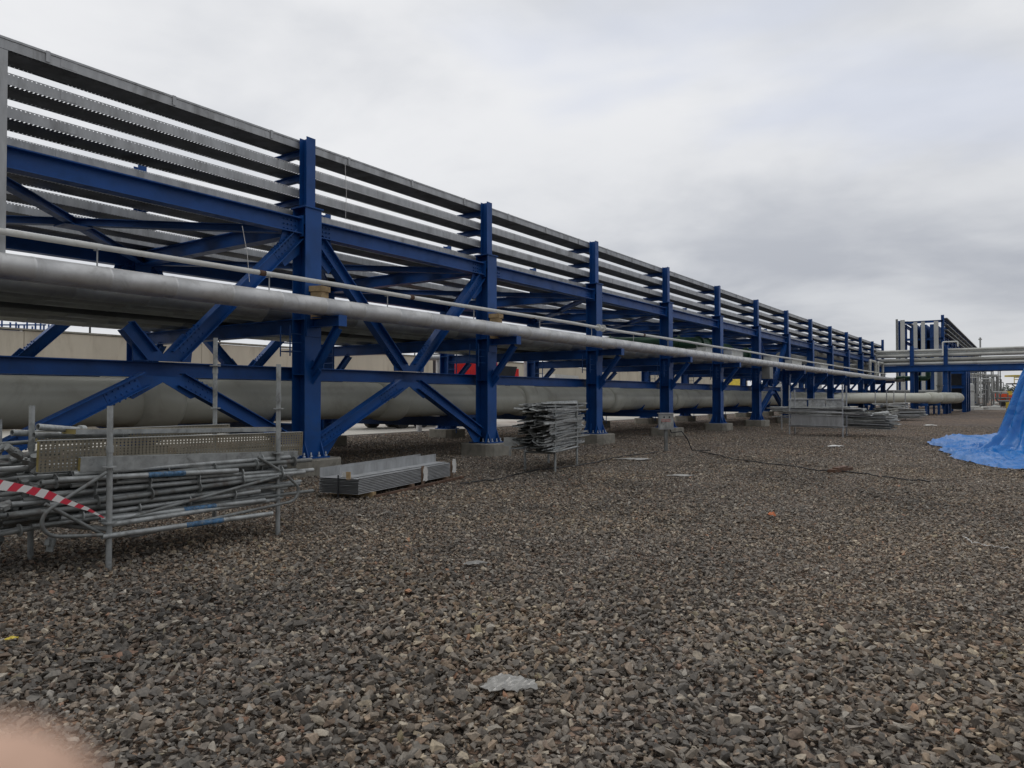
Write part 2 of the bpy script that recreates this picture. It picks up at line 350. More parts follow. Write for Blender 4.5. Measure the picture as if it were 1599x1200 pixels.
def scatter(name, rings, label_seed):
    Vs, Ts, Cs = [], [], []; base = 0
    for (r0, r1, dens, smin, smax, npts, ntpl, half) in rings:
        tpl = hull_templates(ntpl, npts, (0.35, 0.75), label_seed + int(r0 * 10))
        n = int(half * (r1 * r1 - r0 * r0) * dens)
        rr = np.sqrt(rng.uniform(r0 * r0, r1 * r1, n)); aa = rng.uniform(-half, half, n)
        d, l = rr * np.cos(aa), rr * np.sin(aa)
        X = FW.x * d + RT.x * l; Y = FW.y * d + RT.y * l
        keep = X > -21.5
        X, Y, l = X[keep], Y[keep], l[keep]; n = len(X)
        size = (smin + (smax - smin) * rng.beta(1.2, 3.4, n)) * 0.5
        which = rng.integers(0, ntpl, n)
        yaw = rng.uniform(0, 2 * np.pi, n); tx = rng.normal(0, 0.38, n); ty = rng.normal(0, 0.38, n)
        Z = size * rng.uniform(-0.1, 0.75, n) + rng.uniform(-0.004, 0.012, n)
        ci = rng.choice(len(PAL), n, p=PW); col = PAL[ci] * rng.uniform(0.8, 1.35, (n, 1)) * np.array([1.50, 1.39, 1.21])
        pn = lambda a, b_, c: np.sin(X * a + 1.7 * np.sin(Y * b_ + c)) * np.sin(Y * a * .9 + 1.3 * np.sin(X * b_ * 1.2 + c * 2))
        dust = 0.5 + 0.5 * (0.5 * pn(.55, .4, 1.0) + 0.3 * pn(1.3, .9, 2.0) + 0.2 * pn(3.1, 2.2, .3)) + 0.18 * np.clip((l + 1) / 8, -1, 1)
        trk = np.exp(-((X + 3.6 - .05 * Y + .25 * np.sin(Y * .35)) / .28) ** 2) + np.exp(-((X + 1.7 - .05 * Y + .25 * np.sin(Y * .35)) / .28) ** 2)
        dust = np.clip(dust + .25 * trk, 0, 1.2)[:, None]
        lum = col.mean(1, keepdims=True)
        dust = np.clip(dust + .3 * np.clip((rr[keep][:, None] - 6) / 14, 0, 1), 0, 1.4); col = col * (1 - .34 * dust) + .34 * dust * (np.array([.30, .262, .22]) * (0.7 + .6 * rng.random((n, 1))))
        pat = np.clip(.5 + .9 * (.6 * pn(.9, .7, 4.0) + .4 * pn(2.3, 1.6, 5.0)), 0, 1)[:, None]; col = col * (0.86 + .26 * dust) * (1 - .34 * pat * np.clip(1.1 - dust, 0.15, 1)); col = col * (1 - .25 * pat) + .25 * pat * col.mean(1, keepdims=True) * np.array([.98, 1.0, 1.02]); size *= (1.08 - .28 * np.clip(dust[:, 0], 0, 1)); Z -= .006 * trk
        for t in range(ntpl):
            ix = np.where(which == t)[0]; V, T = tpl[t]; k = len(ix)
            if k == 0: continue
            P = V[None] * size[ix][:, None, None]
            x, y, z = P[..., 0], P[..., 1], P[..., 2]
            c, s_ = np.cos(tx[ix])[:, None], np.sin(tx[ix])[:, None]; y, z = y * c - z * s_, y * s_ + z * c
            c, s_ = np.cos(ty[ix])[:, None], np.sin(ty[ix])[:, None]; x, z = x * c + z * s_, -x * s_ + z * c
            c, s_ = np.cos(yaw[ix])[:, None], np.sin(yaw[ix])[:, None]; x, y = x * c - y * s_, x * s_ + y * c
            Q = np.stack([x + X[ix][:, None], y + Y[ix][:, None], z + Z[ix][:, None]], -1)
            Vs.append(Q.reshape(-1, 3).astype(np.float32))
            Ts.append((T[None] + (np.arange(k) * len(V))[:, None, None] + base).reshape(-1, 3)); base += k * len(V)
            Cs.append(np.repeat(np.concatenate([col[ix], np.ones((k, 1))], 1), len(V), 0).astype(np.float32))
    V = np.concatenate(Vs); T = np.concatenate(Ts).astype(np.int32); K = np.concatenate(Cs)
    me = bpy.data.meshes.new(name); me.vertices.add(len(V)); me.vertices.foreach_set('co', V.ravel())
    me.loops.add(T.size); me.loops.foreach_set('vertex_index', T.ravel())
    me.polygons.add(len(T)); me.polygons.foreach_set('loop_start', np.arange(0, T.size, 3, dtype=np.int32))
    me.update(calc_edges=True)
    a = me.color_attributes.new('tint', 'FLOAT_COLOR', 'POINT'); a.data.foreach_set('color', K.ravel())
    me.polygons.foreach_set('use_smooth', np.zeros(len(T), dtype=bool)); me.materials.append(M['stone']); o = bpy.data.objects.new(name, me); C.objects.link(o); return o
tag(scatter('gravel', [(1.4, 5.5, 1600, 0.018, 0.118, 10, 34, R(62)), (5.5, 11, 1000, 0.028, 0.10, 9, 20, R(56)), (11, 20, 560, 0.036, 0.105, 8, 12, R(50)),
                       (20, 32, 210, 0.05, 0.12, 7, 8, R(46)), (32, 46, 80, 0.055, 0.12, 7, 8, R(44))], 5), kind='stuff')

# ------------------------------------------------------------------ the pipe rack
XF, XB, Y0, BAY = -11.87, -18.27, 9.75, 6.0
NB = 13                                    # near columns Y0-6 ... Y0+12*6
YS = [Y0 + BAY * k for k in range(-1, NB)]
YEND = YS[-1]
rack = thing('pipe_rack', 'long blue painted steel pipe rack on concrete plinths beside the gravel', 'pipe rack', (XF, Y0, 0))
def blue(mb, name, m='blue'): return mb.build(name, M[m], rack)
def column(x, y, sgn):
    mb = MB()
    mb.ibeam((x, y, 0.36), (x, y, 5.32), 0.40, 0.40, up=(1, 0, 0), tf=0.024, tw=0.016)
    mb.box(x - .33, x + .33, y - .33, y + .33, 0.335, 0.365)
    for dy in (-.2, .2):                    # base stiffeners
        mb.prism([(x + .20, y + dy, .365), (x + .32, y + dy, .365), (x + .20, y + dy, .68)], .02)
        mb.prism([(x - .20, y + dy, .365), (x - .32, y + dy, .365), (x - .20, y + dy, .68)], .02)
    for dx in (-.2, 0, .2):
        mb.prism([(x + dx, y + .2, .365), (x + dx, y + .32, .365), (x + dx, y + .2, .68)], .02)
        mb.prism([(x + dx, y - .2, .365), (x + dx, y - .32, .365), (x + dx, y - .2, .68)], .02)
    for z in (2.0, 3.1, 5.0):               # web stiffeners
        for dy in (-1, 1): mb.box(x - .175, x + .175, y + dy * .01, y + dy * .19, z - .008, z + .008)
    mb.box(x - .23, x + .23, y - .23, y + .23, 5.32, 5.35)
    c = mb.build('column', M['blue'], rack)
    for dx, dy in () if x != XF or y > 24 else ((.27, -.27), (.27, 0.1), (.27, -.1), (.27, .27), (-.27, -.27), (-.27, .27), (-.1, -.27), (.1, -.27)):
        b = MB(); b.sweep([(x + dx, y + dy, q) for q in (.365, .395, .396, .46)], .018, 6, radii=[.035, .035, .018, .018])
        b.build('anchor_bolt', M['bolt'], c)
def upper(x, y, sgn, ztop, zs, reach):
    mb = MB(); mb.ibeam((x, y, 5.35), (x, y, ztop), 0.22, 0.22, up=(1, 0, 0), tf=0.014, tw=0.01)
    mb.build('upper_post', M['blue'], rack)
    for z in zs:
        b = MB(); x0 = x + sgn * .11; x1 = x + sgn * reach
        b.ibeam((x0, y, z - .07), (x1, y, z - .07), 0.13, 0.12, tf=0.012, tw=0.01)
        b.box(min(x0, x0 + sgn * .015), max(x0, x0 + sgn * .015), y - .09, y + .09, z - .19, z + .03)
        b.build('bracket', M['blue'], rack)
TRF = [6.57, 6.07, 5.59]                    # undersides of the near trays
TRB = [6.83, 6.32, 5.81, 5.2]
def plinth(x, y, label, grp):
    mb = MB(); a, c = .56, .16
    ring = [(a, -a + c), (a, a - c), (a - c, a), (-a + c, a), (-a, a - c), (-a, -a + c), (-a + c, -a), (a - c, -a)]
    b = .02
    vs = [(x + p, y + q, -.05) for p, q in ring] + [(x + p, y + q, .315) for p, q in ring] + [(x + p * .965, y + q * .965, .335) for p, q in ring]
    fs = [tuple(range(16, 24))]
    for i in range(8):
        j = (i + 1) % 8; fs += [(i, j, j + 8, i + 8), (i + 8, j + 8, j + 16, i + 16)]
    mb.add(vs, fs)
    tag(mb.build('concrete_plinth', M['conc'], loc=(x, y, 0)), label, 'plinth', grp)
for k, y in enumerate(YS):
    last = k == len(YS) - 1
    column(XF, y, -1); column(XB, y, 1)
    upper(XF, y, -1, 6.77 if not last else 7.3, TRF, .98)
    upper(XB, y, 1, 7.36, TRB, .98)
    if k:
        nm = ORD[k - 1]
        plinth(XF, y, f'low grey concrete plinth under the {nm} near-side blue column from the left', 'concrete plinths under the near row of columns')
        plinth(XB, y, f'pale concrete plinth under the {nm} far-side blue column from the left', 'concrete plinths under the far row of columns')
    # transverse frames
    b = MB(); b.ibeam((XF - .2, y, 5.0), (XB + .2, y, 5.0), .32, .26); blue(b, 'cross_beam')
    b = MB(); b.ibeam((XF - .2, y, 2.98), (XB + .2, y, 2.98), .30, .26); blue(b, 'cross_beam')
    b = MB(); b.ibeam((XF - .2, y, .88), (XB + .2, y, .88), .26, .24)
    for px in (-13.2, -14.3, -15.4, -16.5): b.prism([(px - .28, y, 1.01), (px + .28, y, 1.01), (px + .4, y, 1.25), (px, y, 1.04), (px - .4, y, 1.25)], .02)
    blue(b, 'cross_beam')
    # outrigger that carries the clad pipe, with its knee brace
    b = MB(); b.ibeam((XF + .2, y, 3.03), (XF + 1.04, y, 3.03), .20, .18); b.box(XF + 1.04, XF + 1.06, y - .10, y + .10, 2.92, 3.135)
    b.box(XF + .2, XF + .225, y - .18, y + .18, 2.75, 3.2); blue(b, 'outrigger')
    b = MB(); b.ibeam((XF + .92, y, 2.90), (XF + .2, y, 2.02), .14, .13); b.prism([(XF + .2, y - .0, 1.8), (XF + .45, y, 2.05), (XF + .2, y, 2.3)], .02)
    blue(b, 'knee_brace')
    b = MB(); b.ibeam((XB + 1.1, y, 2.83), (XB + .2, y, 1.95), .16, .15); blue(b, 'knee_brace')
    # clamp boxes and small rungs on the column at pipe level
    if k < 9:
        b = MB()
        for z in (2.45, 2.62, 2.79): b.sweep([(XF - .17, y - .21, z), (XF - .17, y - .5, z), (XF + .12, y - .5, z), (XF + .12, y - .21, z)], .012, 6)
        for xx in (XF - .17, XF + .12): b.tube((xx, y - .5, 2.35), (xx, y - .5, 2.95), .014, 6)
        blue(b, 'ladder_bracket', 'blue2')
        b = MB(); xx = XB + .5
        for z in [1.2 + .28 * i for i in range(9)]: b.tube((xx - .2, y - .3, z), (xx + .2, y - .3, z), .013, 6)
        for q in (-.2, .2): b.tube((xx + q, y - .3, .2), (xx + q, y - .3, 3.6), .02, 6)
        blue(b, 'ladder', 'blue2')
    if last: break
    y2 = y + BAY; ym = (y + y2) / 2
    # longitudinal beams
    for x in (XF, XB):
        b = MB(); b.ibeam((x, y + .2, 4.95), (x, y2 - .2, 4.95), .32, .24, tf=.02)
        for yy in (y + .2, y2 - .2):                       # bolted end plates
            s_ = 1 if yy < ym else -1
            b.box(x - .14, x + .14, yy, yy + s_ * .02, 4.74, 5.16)
            if k < 5 and x == XF:
                for i in range(3):
                    for j in range(4): b.tube((x + .012, yy + s_ * (.1 + .09 * j), 4.86 + .09 * i), (x + .035, yy + s_ * (.1 + .09 * j), 4.86 + .09 * i), .016, 6)
        blue(b, 'main_beam')
        b = MB(); xo = x - .34 if x == XF else x; b.ibeam((xo, y, 2.02), (xo, y2, 2.02), .26, .24)
        blue(b, 'lower_beam')
    # plan bracing at the upper level
    z = 4.93
    cx = (XF + XB) / 2
    for p, q in (((XF - .15, y, z), (XB + .15, y2, z)), ((XF - .15, y2, z), (XB + .15, y, z))):
        b = MB(); b.ibeam(p, q, .14, .16, tf=.012); blue(b, 'plan_brace', 'blue2')
    b = MB(); b.box(cx - .25, cx + .25, ym - .25, ym + .25, z - .10, z - .08); blue(b, 'gusset_plate')

def brace(p, q, x, bolts=True, name='brace'):
    b = MB(); p = Vector(p); q = Vector(q); d = (q - p).normalized()
    b.ibeam(p, q, .24, .20, up=(0, -d.z, d.y), tf=.016, tw=.012)
    if bolts:
        u = Vector((0, -d.z, d.y))
        for e, s_ in ((p, 1), (q, -1)):
            b.obox(e + d * s_ * .42 + Vector((.0, 0, 0)), d * .30, Vector((.013, 0, 0)), u * .105)
            for i in range(6):
                for j in (-1, 1):
                    c = e + d * s_ * (.16 + .1 * i) + u * j * .05
                    b.tube(c + Vector((.01, 0, 0)), c + Vector((.032, 0, 0)), .016, 6)
            for i in range(6):          # bolts on the flange edge
                for sd_ in (-1, 1):
                    c = e + d * s_ * (.16 + .1 * i) + u * .12
                    b.tube(c + Vector((sd_ * .06, 0, 0)), c + Vector((sd_ * .06, 0, 0)) + u * .025, .015, 6)
    b.build(name, M['blue'], rack)
def xbay(k, x, arms):
    y = YS[k]; y2 = y + BAY; ym = (y + y2) / 2; zm = 2.02
    if 'dl' in arms: brace((x, ym - .3, zm - .17), (x, y + .28, .62), x)
    if 'dr' in arms: brace((x, ym + .3, zm - .17), (x, y2 - .28, .62), x)
    if 'ul' in arms: brace((x, ym - .22, zm + .22), (x, y + .25, 4.78), x)
    if 'us' in arms: brace((x, ym - .22, zm + .22), (x, ym - .62, zm + .68), x, False)
    if 'ur' in arms: brace((x, ym + .22, zm + .22), (x, y2 - .25, 4.78), x)
    b = MB(); t = Vector((0, 0, 0))
    b.prism([(x, ym - .55, zm - .13), (x, ym - .75, zm - .42), (x, ym - .5, zm - .5), (x, ym, zm - .22), (x, ym + .5, zm - .5), (x, ym + .75, zm - .42), (x, ym + .55, zm - .13)], .02)
    b.prism([(x, ym - .5, zm + .13), (x, ym + .5, zm + .13), (x, ym + .55, zm + .55), (x, ym + .34, zm + .62), (x, ym, zm + .25), (x, ym - .34, zm + .62), (x, ym - .55, zm + .55)], .02)
    blue(b, 'gusset_plate')
    for yy, s_ in ((y, 1), (y2, -1)):
        if k == 0 and s_ == 1 and x == XF: continue
        b = MB(); b.prism([(x, yy + s_ * .2, .37), (x, yy + s_ * .55, .37), (x, yy + s_ * .95, .85), (x, yy + s_ * .8, 1.0), (x, yy + s_ * .2, .8)], .02)
        blue(b, 'gusset_plate'); b = MB()
        b.prism([(x, yy + s_ * .2, 4.79), (x, yy + s_ * .6, 4.79), (x, yy + s_ * .75, 4.35), (x, yy + s_ * .55, 4.1), (x, yy + s_ * .2, 4.4)], .02)
        blue(b, 'gusset_plate')
xbay(0, XF, ('dl', 'dr', 'us', 'ur')); xbay(1, XF, ('dl', 'dr', 'ul', 'ur'))
xbay(0, XB, ('dl', 'dr', 'ul', 'ur')); xbay(1, XB, ('dl', 'dr', 'ul', 'ur'))
xbay(6, XF, ('dl', 'dr', 'ul', 'ur')); xbay(6, XB, ('dl', 'dr', 'ul', 'ur'))

# ------------------------------------------------------------------ cable trays
def tray(x0, x1, z, y0, y1, label, grp, cover=False, cables=0, teeth_to=46.0):
    """ladder tray; x0 near rail, x1 far rail, z underside"""
    t = thing('cable_tray', label, 'cable tray', (x0, y0, z), grp)
    s_ = 1 if x0 > x1 else -1; H = .17
    for xr, nm in ((x0, 1), (x1, -1)):
        mb = MB(); o = -s_ * nm          # inward direction in x
        mb.box(xr - .0015, xr + .0015, y0, y1, z + .022, z + H - .03)
        mb.box(xr - .003 + (o * .012), xr + .003 + (o * .012), y0, y1, z + H - .003, z + H)
        mb.box(min(xr, xr + o * .03), max(xr, xr + o * .03), y0, y1, z + H - .0, z + H + .003)
        # slotted rows along the top and bottom of the rail
        for (za, zb) in ((z, z + .022), (z + H - .03, z + H)):
            yy = y0; ye = min(y1, teeth_to)
            if (za == z) == (nm == 1): mb.box(xr - .0014, xr + .0014, y0, ye, za, zb); ye = y0
            while yy < ye:
                mb.box(xr - .0014, xr + .0014, yy, yy + .040, za + .006, zb - .006); yy += .06
                if random.random() < .02: yy += .02
            mb.box(xr - .0013, xr + .0013, y0, min(y1, teeth_to), za, za + .006); mb.box(xr - .0013, xr + .0013, y0, min(y1, teeth_to), zb - .006, zb)
            if y1 > teeth_to: mb.box(xr - .0014, xr + .0014, teeth_to, y1, za, zb)
        yy = y0 + 1.3
        while yy < y1:                   # splice plates
            mb.box(xr + s_ * nm * .001, xr + s_ * nm * .006, yy - .12, yy + .12, z + .02, z + H - .02)
            yy += 3.0
        mb.build('side_rail', M['galv'], t)
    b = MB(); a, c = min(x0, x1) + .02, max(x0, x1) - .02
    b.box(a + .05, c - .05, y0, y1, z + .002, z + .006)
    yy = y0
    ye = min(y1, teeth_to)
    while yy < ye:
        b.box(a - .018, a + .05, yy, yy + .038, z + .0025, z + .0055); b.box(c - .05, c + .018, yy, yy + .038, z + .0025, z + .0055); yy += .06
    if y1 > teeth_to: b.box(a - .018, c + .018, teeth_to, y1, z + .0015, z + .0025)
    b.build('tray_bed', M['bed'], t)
    if cover:
        b = MB(); b.box(min(x0, x1) - .012, max(x0, x1) + .012, y0, y1, z + H + .004, z + H + .008)
        b.box(x0 + s_ * .010, x0 + s_ * .013, y0, y1, z + H - .025, z + H + .004)
        yy = y0 + 1.0
        while yy < y1:
            b.box(min(x0, x1) - .018, max(x0, x1) + .018, yy - .03, yy + .03, z + H + .008, z + H + .013)
            b.box(x0 + s_ * .013, x0 + s_ * .018, yy - .03, yy + .03, z + .02, z + H + .012); yy += 2.0
        b.build('cover', M['galv'], t)
    for i in range(cables):
        xx = min(x0, x1) + .08 + i * .07; pts = []; yy = y0
        while yy < min(y1, 60):
            pts.append((xx + random.uniform(-.03, .03), yy, z + .03 + random.uniform(0, .02))); yy += 1.1
        b = MB(); b.sweep(pts, .017, 6); b.build('cable', M['black'], t)
GT0 = 0
GT = 'galvanised cable trays running along the rack'
ya, yb = -2.0, YEND + 1.2
for i, (z, nm) in enumerate(zip(TRF, ('topmost lidded', 'middle slotted', 'lowest slotted'))):
    tray(XF - .16, XF - .76, z, ya, yb - .8 * i, f'{nm} grey cable tray of the three on the near-side posts', GT, cover=(i == 0))
for i, (z, nm) in enumerate(zip(TRB, ('highest', 'second highest', 'second lowest', 'lowest'))):
    tray(XB + .86, XB + .2, z, ya, yb, f'{nm} grey cable tray of the four on the far-side posts', GT)
for i, (xx, nm) in enumerate(((-13.4, 'nearest'), (-14.8, 'middle'), (-16.2, 'farthest'))):
    tray(xx, xx - .6, 5.165, ya, yb, f'{nm} of three wide cable trays lying on the upper cross beams', GT, cables=3 if i != 1 else 2)

tray(XF - .30, XF - .72, 5.17, ya, yb, 'slim grey cable tray lying just above the near main beam', GT)
tray(-12.75, -13.1, 5.165, ya, yb, 'narrow grey cable tray on the cross beams right behind the near main beam', GT, cables=2)

# vertical riser duct at the left edge of the picture
p = onX(4, 100, XF + .42)
b = MB(); b.box(p.x - .1, p.x + .1, 3.7, 4.22, 3.2, 6.28)
o = b.build('cable_riser', M['galv'], loc=(p.x, 4.0, 3.2)); tag(o, 'grey vertical galvanised cable riser at the left edge of the photo', 'cable riser')

# ------------------------------------------------------------------ pipes
PG = 'clad pipes side by side on the middle level of the rack'
def clad_pipe(x, r, m, label, y0=ya, y1=YEND + 2, zb=3.13, seam=1.0, seg=20, name='clad_pipe', group=PG):
    t = thing(name, label, 'pipe', (x, y0, zb), group)
    pp = [(x, y0, zb + r)]; rd = [r]; yy = y0 + .4; q = 0
    while yy < min(y1 - 1, 55):
        j = random.uniform(-.0015, .0015); pp += [(x, yy - .021, zb + r), (x, yy - .02, zb + r), (x, yy + .02, zb + r), (x, yy + .021, zb + r)]; rd += [r + q, r + .0035 + max(q, j), r + .0035 + max(q, j), r + j]; q = j; yy += seam
    pp.append((x, y1, zb + r)); rd.append(r + q)
    b = MB(); b.sweep(pp, r, seg, radii=rd); b.build('pipe_run', m, t)
    return t
clad_pipe(-11.33, .145, M['clad'], 'aluminium clad pipe hidden close behind the outermost clad pipe', y1=YEND + 5, zb=3.14)
clad_pipe(-11.0, .158, M['clad'], 'shiny aluminium clad pipe along the outer edge in front of the columns', seg=28, y1=YEND + 5)
clad_pipe(-12.55, .19, M['cladd'], 'dull grey pipe just behind the near row of columns', seam=1.2)
clad_pipe(-13.15, .13, M['cladd'], 'thin grey pipe, second inside the near columns', seam=1.4)
clad_pipe(-13.85, .24, M['cladd'], 'wide grey pipe, third inside the near columns', seam=1.2)
clad_pipe(-14.75, .20, M['dark'], 'dark pipe in the middle of the rack', seam=3)
clad_pipe(-15.5, .26, M['cladd'], 'widest grey pipe right of the rack middle', seam=1.2)
clad_pipe(-16.4, .22, M['cladd'], 'grey pipe next to the innermost pale pipe', seam=1.2)
clad_pipe(-17.35, .20, M['bridge'], 'pale pipe beside the far row of columns', seam=1.2)
# thin white line above the clad pipe
t = thing('white_pipe', 'thin white pipe on small stands above the shiny clad pipe', 'pipe', (-11.2, ya, 3.45))
pts = [(-11.2 + .012 * math.sin(i * 1.3), ya + i * 3.0, 3.77 + .012 * math.sin(i * 2.1)) for i in range(30) if ya + i * 3 < YEND]
b = MB(); b.sweep(pts, .045, 14); b.build('pipe_run', M['white'], t)
for i in range(16):
    y = 4.6 + 3 * i + .75
    b = MB(); b.tube((-11.2, y, 3.32), (-11.2, y, 3.73), .012, 6); b.box(-11.27, -11.13, y - .02, y + .02, 3.71, 3.725); b.build('stand', M['galv'], t)
for y in (8.2, 12.1, 17.0, 24.2):
    b = MB(); b.tube((-11.2, y - .06, 3.77), (-11.2, y + .06, 3.77), .05, 14); b.build('clamp', M['brown_steel'], t)
for y in (20.8, 21.1):
    b = MB(); b.tube((-11.2, y - .02, 3.77), (-11.2, y + .02, 3.77), .11, 16); b.build('flange', M['white'], t)
# insulation boxes beyond
for i, (px, py, lw, hh) in enumerate(((1085, 548, .6, .17), (1101, 546, .8, .3), (1146, 552, 1.7, .36), (1205, 562, 1.5, .34), (1240, 566, 2.3, .34), (1283, 573, 2.2, .32))):
    p = onX(px, py, -11.55)
    b = MB(); b.box(-11.75, -11.35, p.y - lw / 2, p.y + lw / 2, 3.15, 3.15 + hh + .25)
    b.box(-11.77, -11.33, p.y - lw / 2 - .02, p.y + lw / 2 + .02, 3.15 + hh + .25, 3.17 + hh + .25)
    tag(b.build('insulation_box', M['white'], loc=(-11.55, p.y, 3.15)), f'white valve insulation box on the pipes, {ORD[i]} of six from the left', 'insulation box', 'white insulation boxes beside the clad pipe')
# wood blocks on the pipes
for px, py, nm in ((499, 455, 'first'), (775, 497, 'second')):
    p = onX(px, py, -11.55)
    b = MB(); b.obox((p.x, p.y, 3.15 + .55), (.14, .04, 0), (-.03, .14, 0), (0, 0, .055)); b.obox((p.x, p.y, 3.37), (.12, .03, 0), (-.03, .12, 0), (0, 0, .27))
    tag(b.build('timber_block', M['wood'], loc=(p.x, p.y, 3.15)), f'yellowish timber block wedged beside the {nm} near-side column above the clad pipe', 'timber block')

# big grey-green pipes
d1 = Vector((.43, .90, 0)).normalized()
for i in range(4):
    x = -13.2 - 1.1 * i; zc_ = 1.47; r = .43
    nm = ('nearest', 'second', 'third', 'farthest')[i]
    t = thing('large_pipe', f'{nm} of the four big grey green pipes under the rack', 'pipe', (x, 0, 1.03), 'four large grey green pipes at the bottom of the rack')
    pts = [Vector((x, y, zc_)) for y in (-3, 20, 40, 57)] + [Vector((x + .12, 59, zc_)), Vector((x + .5, 61, zc_))]
    st = Vector((x + .5, 61, zc_)); E = st + d1 * (14.2 + (0, 4, 7, 10)[i] * 1.0)
    pts += [st + d1 * 6, E]
    b = MB(); b.sweep(pts, r, 40 if i == 0 else 24); b.build('pipe_run', M['pipe'], t)
    cp = [(-1.3, 1), (-1.28, 1.1), (-1.1, 1.17), (-.4, 1.19), (0, 1.17), (.3, 1.08), (.52, .88), (.66, .6), (.73, .3), (.75, .05)]
    b = MB(); b.sweep([E + d1 * a for a, _ in cp], r, 28, radii=[r * q for _, q in cp]); b.build('end_cap', M['pipe'], t)
    if i < 2:
        k = -1
        while k < 9:
            y = 7.55 + 6.03 * k
            rs = [r, r + .05, r + .075, r + .09, r + .09, r + .08, r + .03, r]
            ys = [-.62, -.60, -.45, -.2, .0, .1, .16, .17]
            b = MB(); b.sweep([(x, y + q, zc_) for q in ys], r, 40, radii=rs); b.build('coupling', M['pipe'], t); k += 1
for i in range(4):
    E = Vector((-12.7 - 1.1 * i, 61, 0)) + d1 * (12 + (0, 4, 7, 10)[i])
    b = MB(); b.obox((E.x, E.y, .9), (.55, 0, 0), (0, .12, 0), (0, 0, .12)); b.obox((E.x - .4, E.y, .4), (.08, 0, 0), (0, .08, 0), (0, 0, .4)); b.obox((E.x + .4, E.y, .4), (.08, 0, 0), (0, .08, 0), (0, 0, .4))
    tag(b.build('pipe_support', M['blue'], loc=(E.x, E.y, 0)), f'blue steel trestle under the end of the {("nearest", "second", "third", "farthest")[i]} big pipe', 'pipe support', 'trestles under the big pipe ends')

# green pipes and white loops further along, on top of the pipe level
def pathpipe(name, label, pts, r, m, seg=14, group=None, elbows=True, cat='pipe'):
    P = [Vector(p) for p in pts]; out = [P[0]]
    for i in range(1, len(P) - 1):
        a = (P[i - 1] - P[i]); b = (P[i + 1] - P[i]); k = min(r * 1.8, a.length / 2.2, b.length / 2.2)
        a = P[i] + a.normalized() * k; b = P[i] + b.normalized() * k
        for t_ in (0, .25, .5, .75, 1): out.append(a * (1 - t_) ** 2 + P[i] * 2 * t_ * (1 - t_) + b * t_ * t_)
    out.append(P[-1]); mb = MB(); mb.sweep(out, r, seg)
    if elbows:
        for i in range(len(P) - 1):
            d = (P[i + 1] - P[i]); l = d.length
            if l > 8 * r:
                d.normalize()
                for q in (2.6 * r, l - 2.6 * r): mb.sweep([P[i] + d * (q - .03), P[i] + d * (q + .03)], r * 1.35, seg)
    o = mb.build(name, m, loc=tuple(P[0])); tag(o, label, cat, group); return o
pathpipe('green_pipe', 'dark green flanged pipe with a bend behind the fourth near column', [(-16.8, 31, 4.15), (-13.0, 33.5, 4.15), (-13.0, 36, 4.15), (-13.0, 36, 3.3)], .25, M['green'], group='green pipes on the middle level')
pathpipe('green_pipe', 'dark green pipe bend between the fourth and fifth near columns', [(-15.8, 34, 4.1), (-12.9, 38.6, 4.1), (-12.9, 38.8, 3.3)], .28, M['green'], group='green pipes on the middle level')
pathpipe('green_pipe', 'dark green pipe end just right of the fifth near column', [(-15.8, 40, 4.0), (-12.9, 43.6, 4.0), (-12.9, 43.8, 3.3)], .33, M['green'], group='green pipes on the middle level')
pathpipe('white_header_pipe', 'long pale header pipe inside the far part of the rack', [(-13.4, 50, 4.25), (-13.4, 78, 4.25), (-12.6, 79, 4.25), (-12.6, 79, 3.3)], .28, M['bridge'])
pathpipe('white_header_pipe', 'thinner pale header pipe above the clad pipe at the far end', [(-12.6, 56, 4.7), (-12.6, 80, 4.7), (-12.6, 80, 3.3)], .16, M['bridge'])
for i, (px, nm) in enumerate(((1363, 'left'), (1375, 'right'))):
    p = onX(px, 570, -11.3)
    pathpipe('pipe_loop', f'{nm} of two small pale upright pipe loops at the rack end', [(-11.3, p.y - 1.2, 3.3), (-11.3, p.y - 1.2, 4.75), (-11.3, p.y + 1.6, 4.75), (-11.3, p.y + 1.6, 3.3)], .11, M['bridge'], group='upright pipe loops')

# hanging wires
for i, (px, y0_, y1_, X) in enumerate(((538, 255, 342, -12.0), (377, 352, 440, -11.6))):
    a = onX(px, y0_, X); c = onX(px + (12 if i else 1), y1_, X)
    b = MB(); mid = (a + c) / 2 + Vector((0, .03, 0)); b.sweep([a, mid, c], .006, 5)
    tag(b.build('hanging_wire', M['paper'], loc=tuple(a)), ('thin wire hanging from the top tray right of the first column', 'pale string hanging left of the first column')[i], 'wire')

# junction box etc. clamped below the rack far along
p = onX(1199, 578, -11.0)
b = MB(); b.box(-11.2, -10.8, p.y - .3, p.y + .3, 2.5, 3.1); tag(b.build('electrical_box', M['cladd'], loc=(-11, p.y, 2.5)), 'small grey green electrical box hanging under the clad pipe', 'electrical box')

# ------------------------------------------------------------------ wall and far left background
t = thing('perimeter_wall', 'long beige concrete wall behind the pipe rack and the road', 'wall', (-38.2, 0, 0))
for i in range(17):
    b = MB(); y = -30 + i * 9.0; b.box(-38.6, -38.2, y + .012, y + 8.988, 0, 4.62 + .02 * math.sin(i * 3))
    b.build('wall_panel', M['wall'], t)
b = MB(); b.box(-38.67, -38.13, -30, 123, 4.66, 4.74); b.build('coping', M['conc'], t)
for i, px in enumerate((140, 343, 597, 648)):
    p = onX(px, 515, -39.2)
    b = MB(); b.tube((p.x, p.y, 0), (p.x, p.y, 5.45), .05, 8); b.tube((p.x, p.y, 5.45), (p.x + .5, p.y, 5.5), .04, 6)
    tag(b.build('lamp_post', M['dark'], loc=(p.x, p.y, 0)), f'thin dark lamp post top above the beige wall, {ORD[i]} from the left', 'lamp post', 'lamp posts behind the wall')
p = at(35, 510, 140)
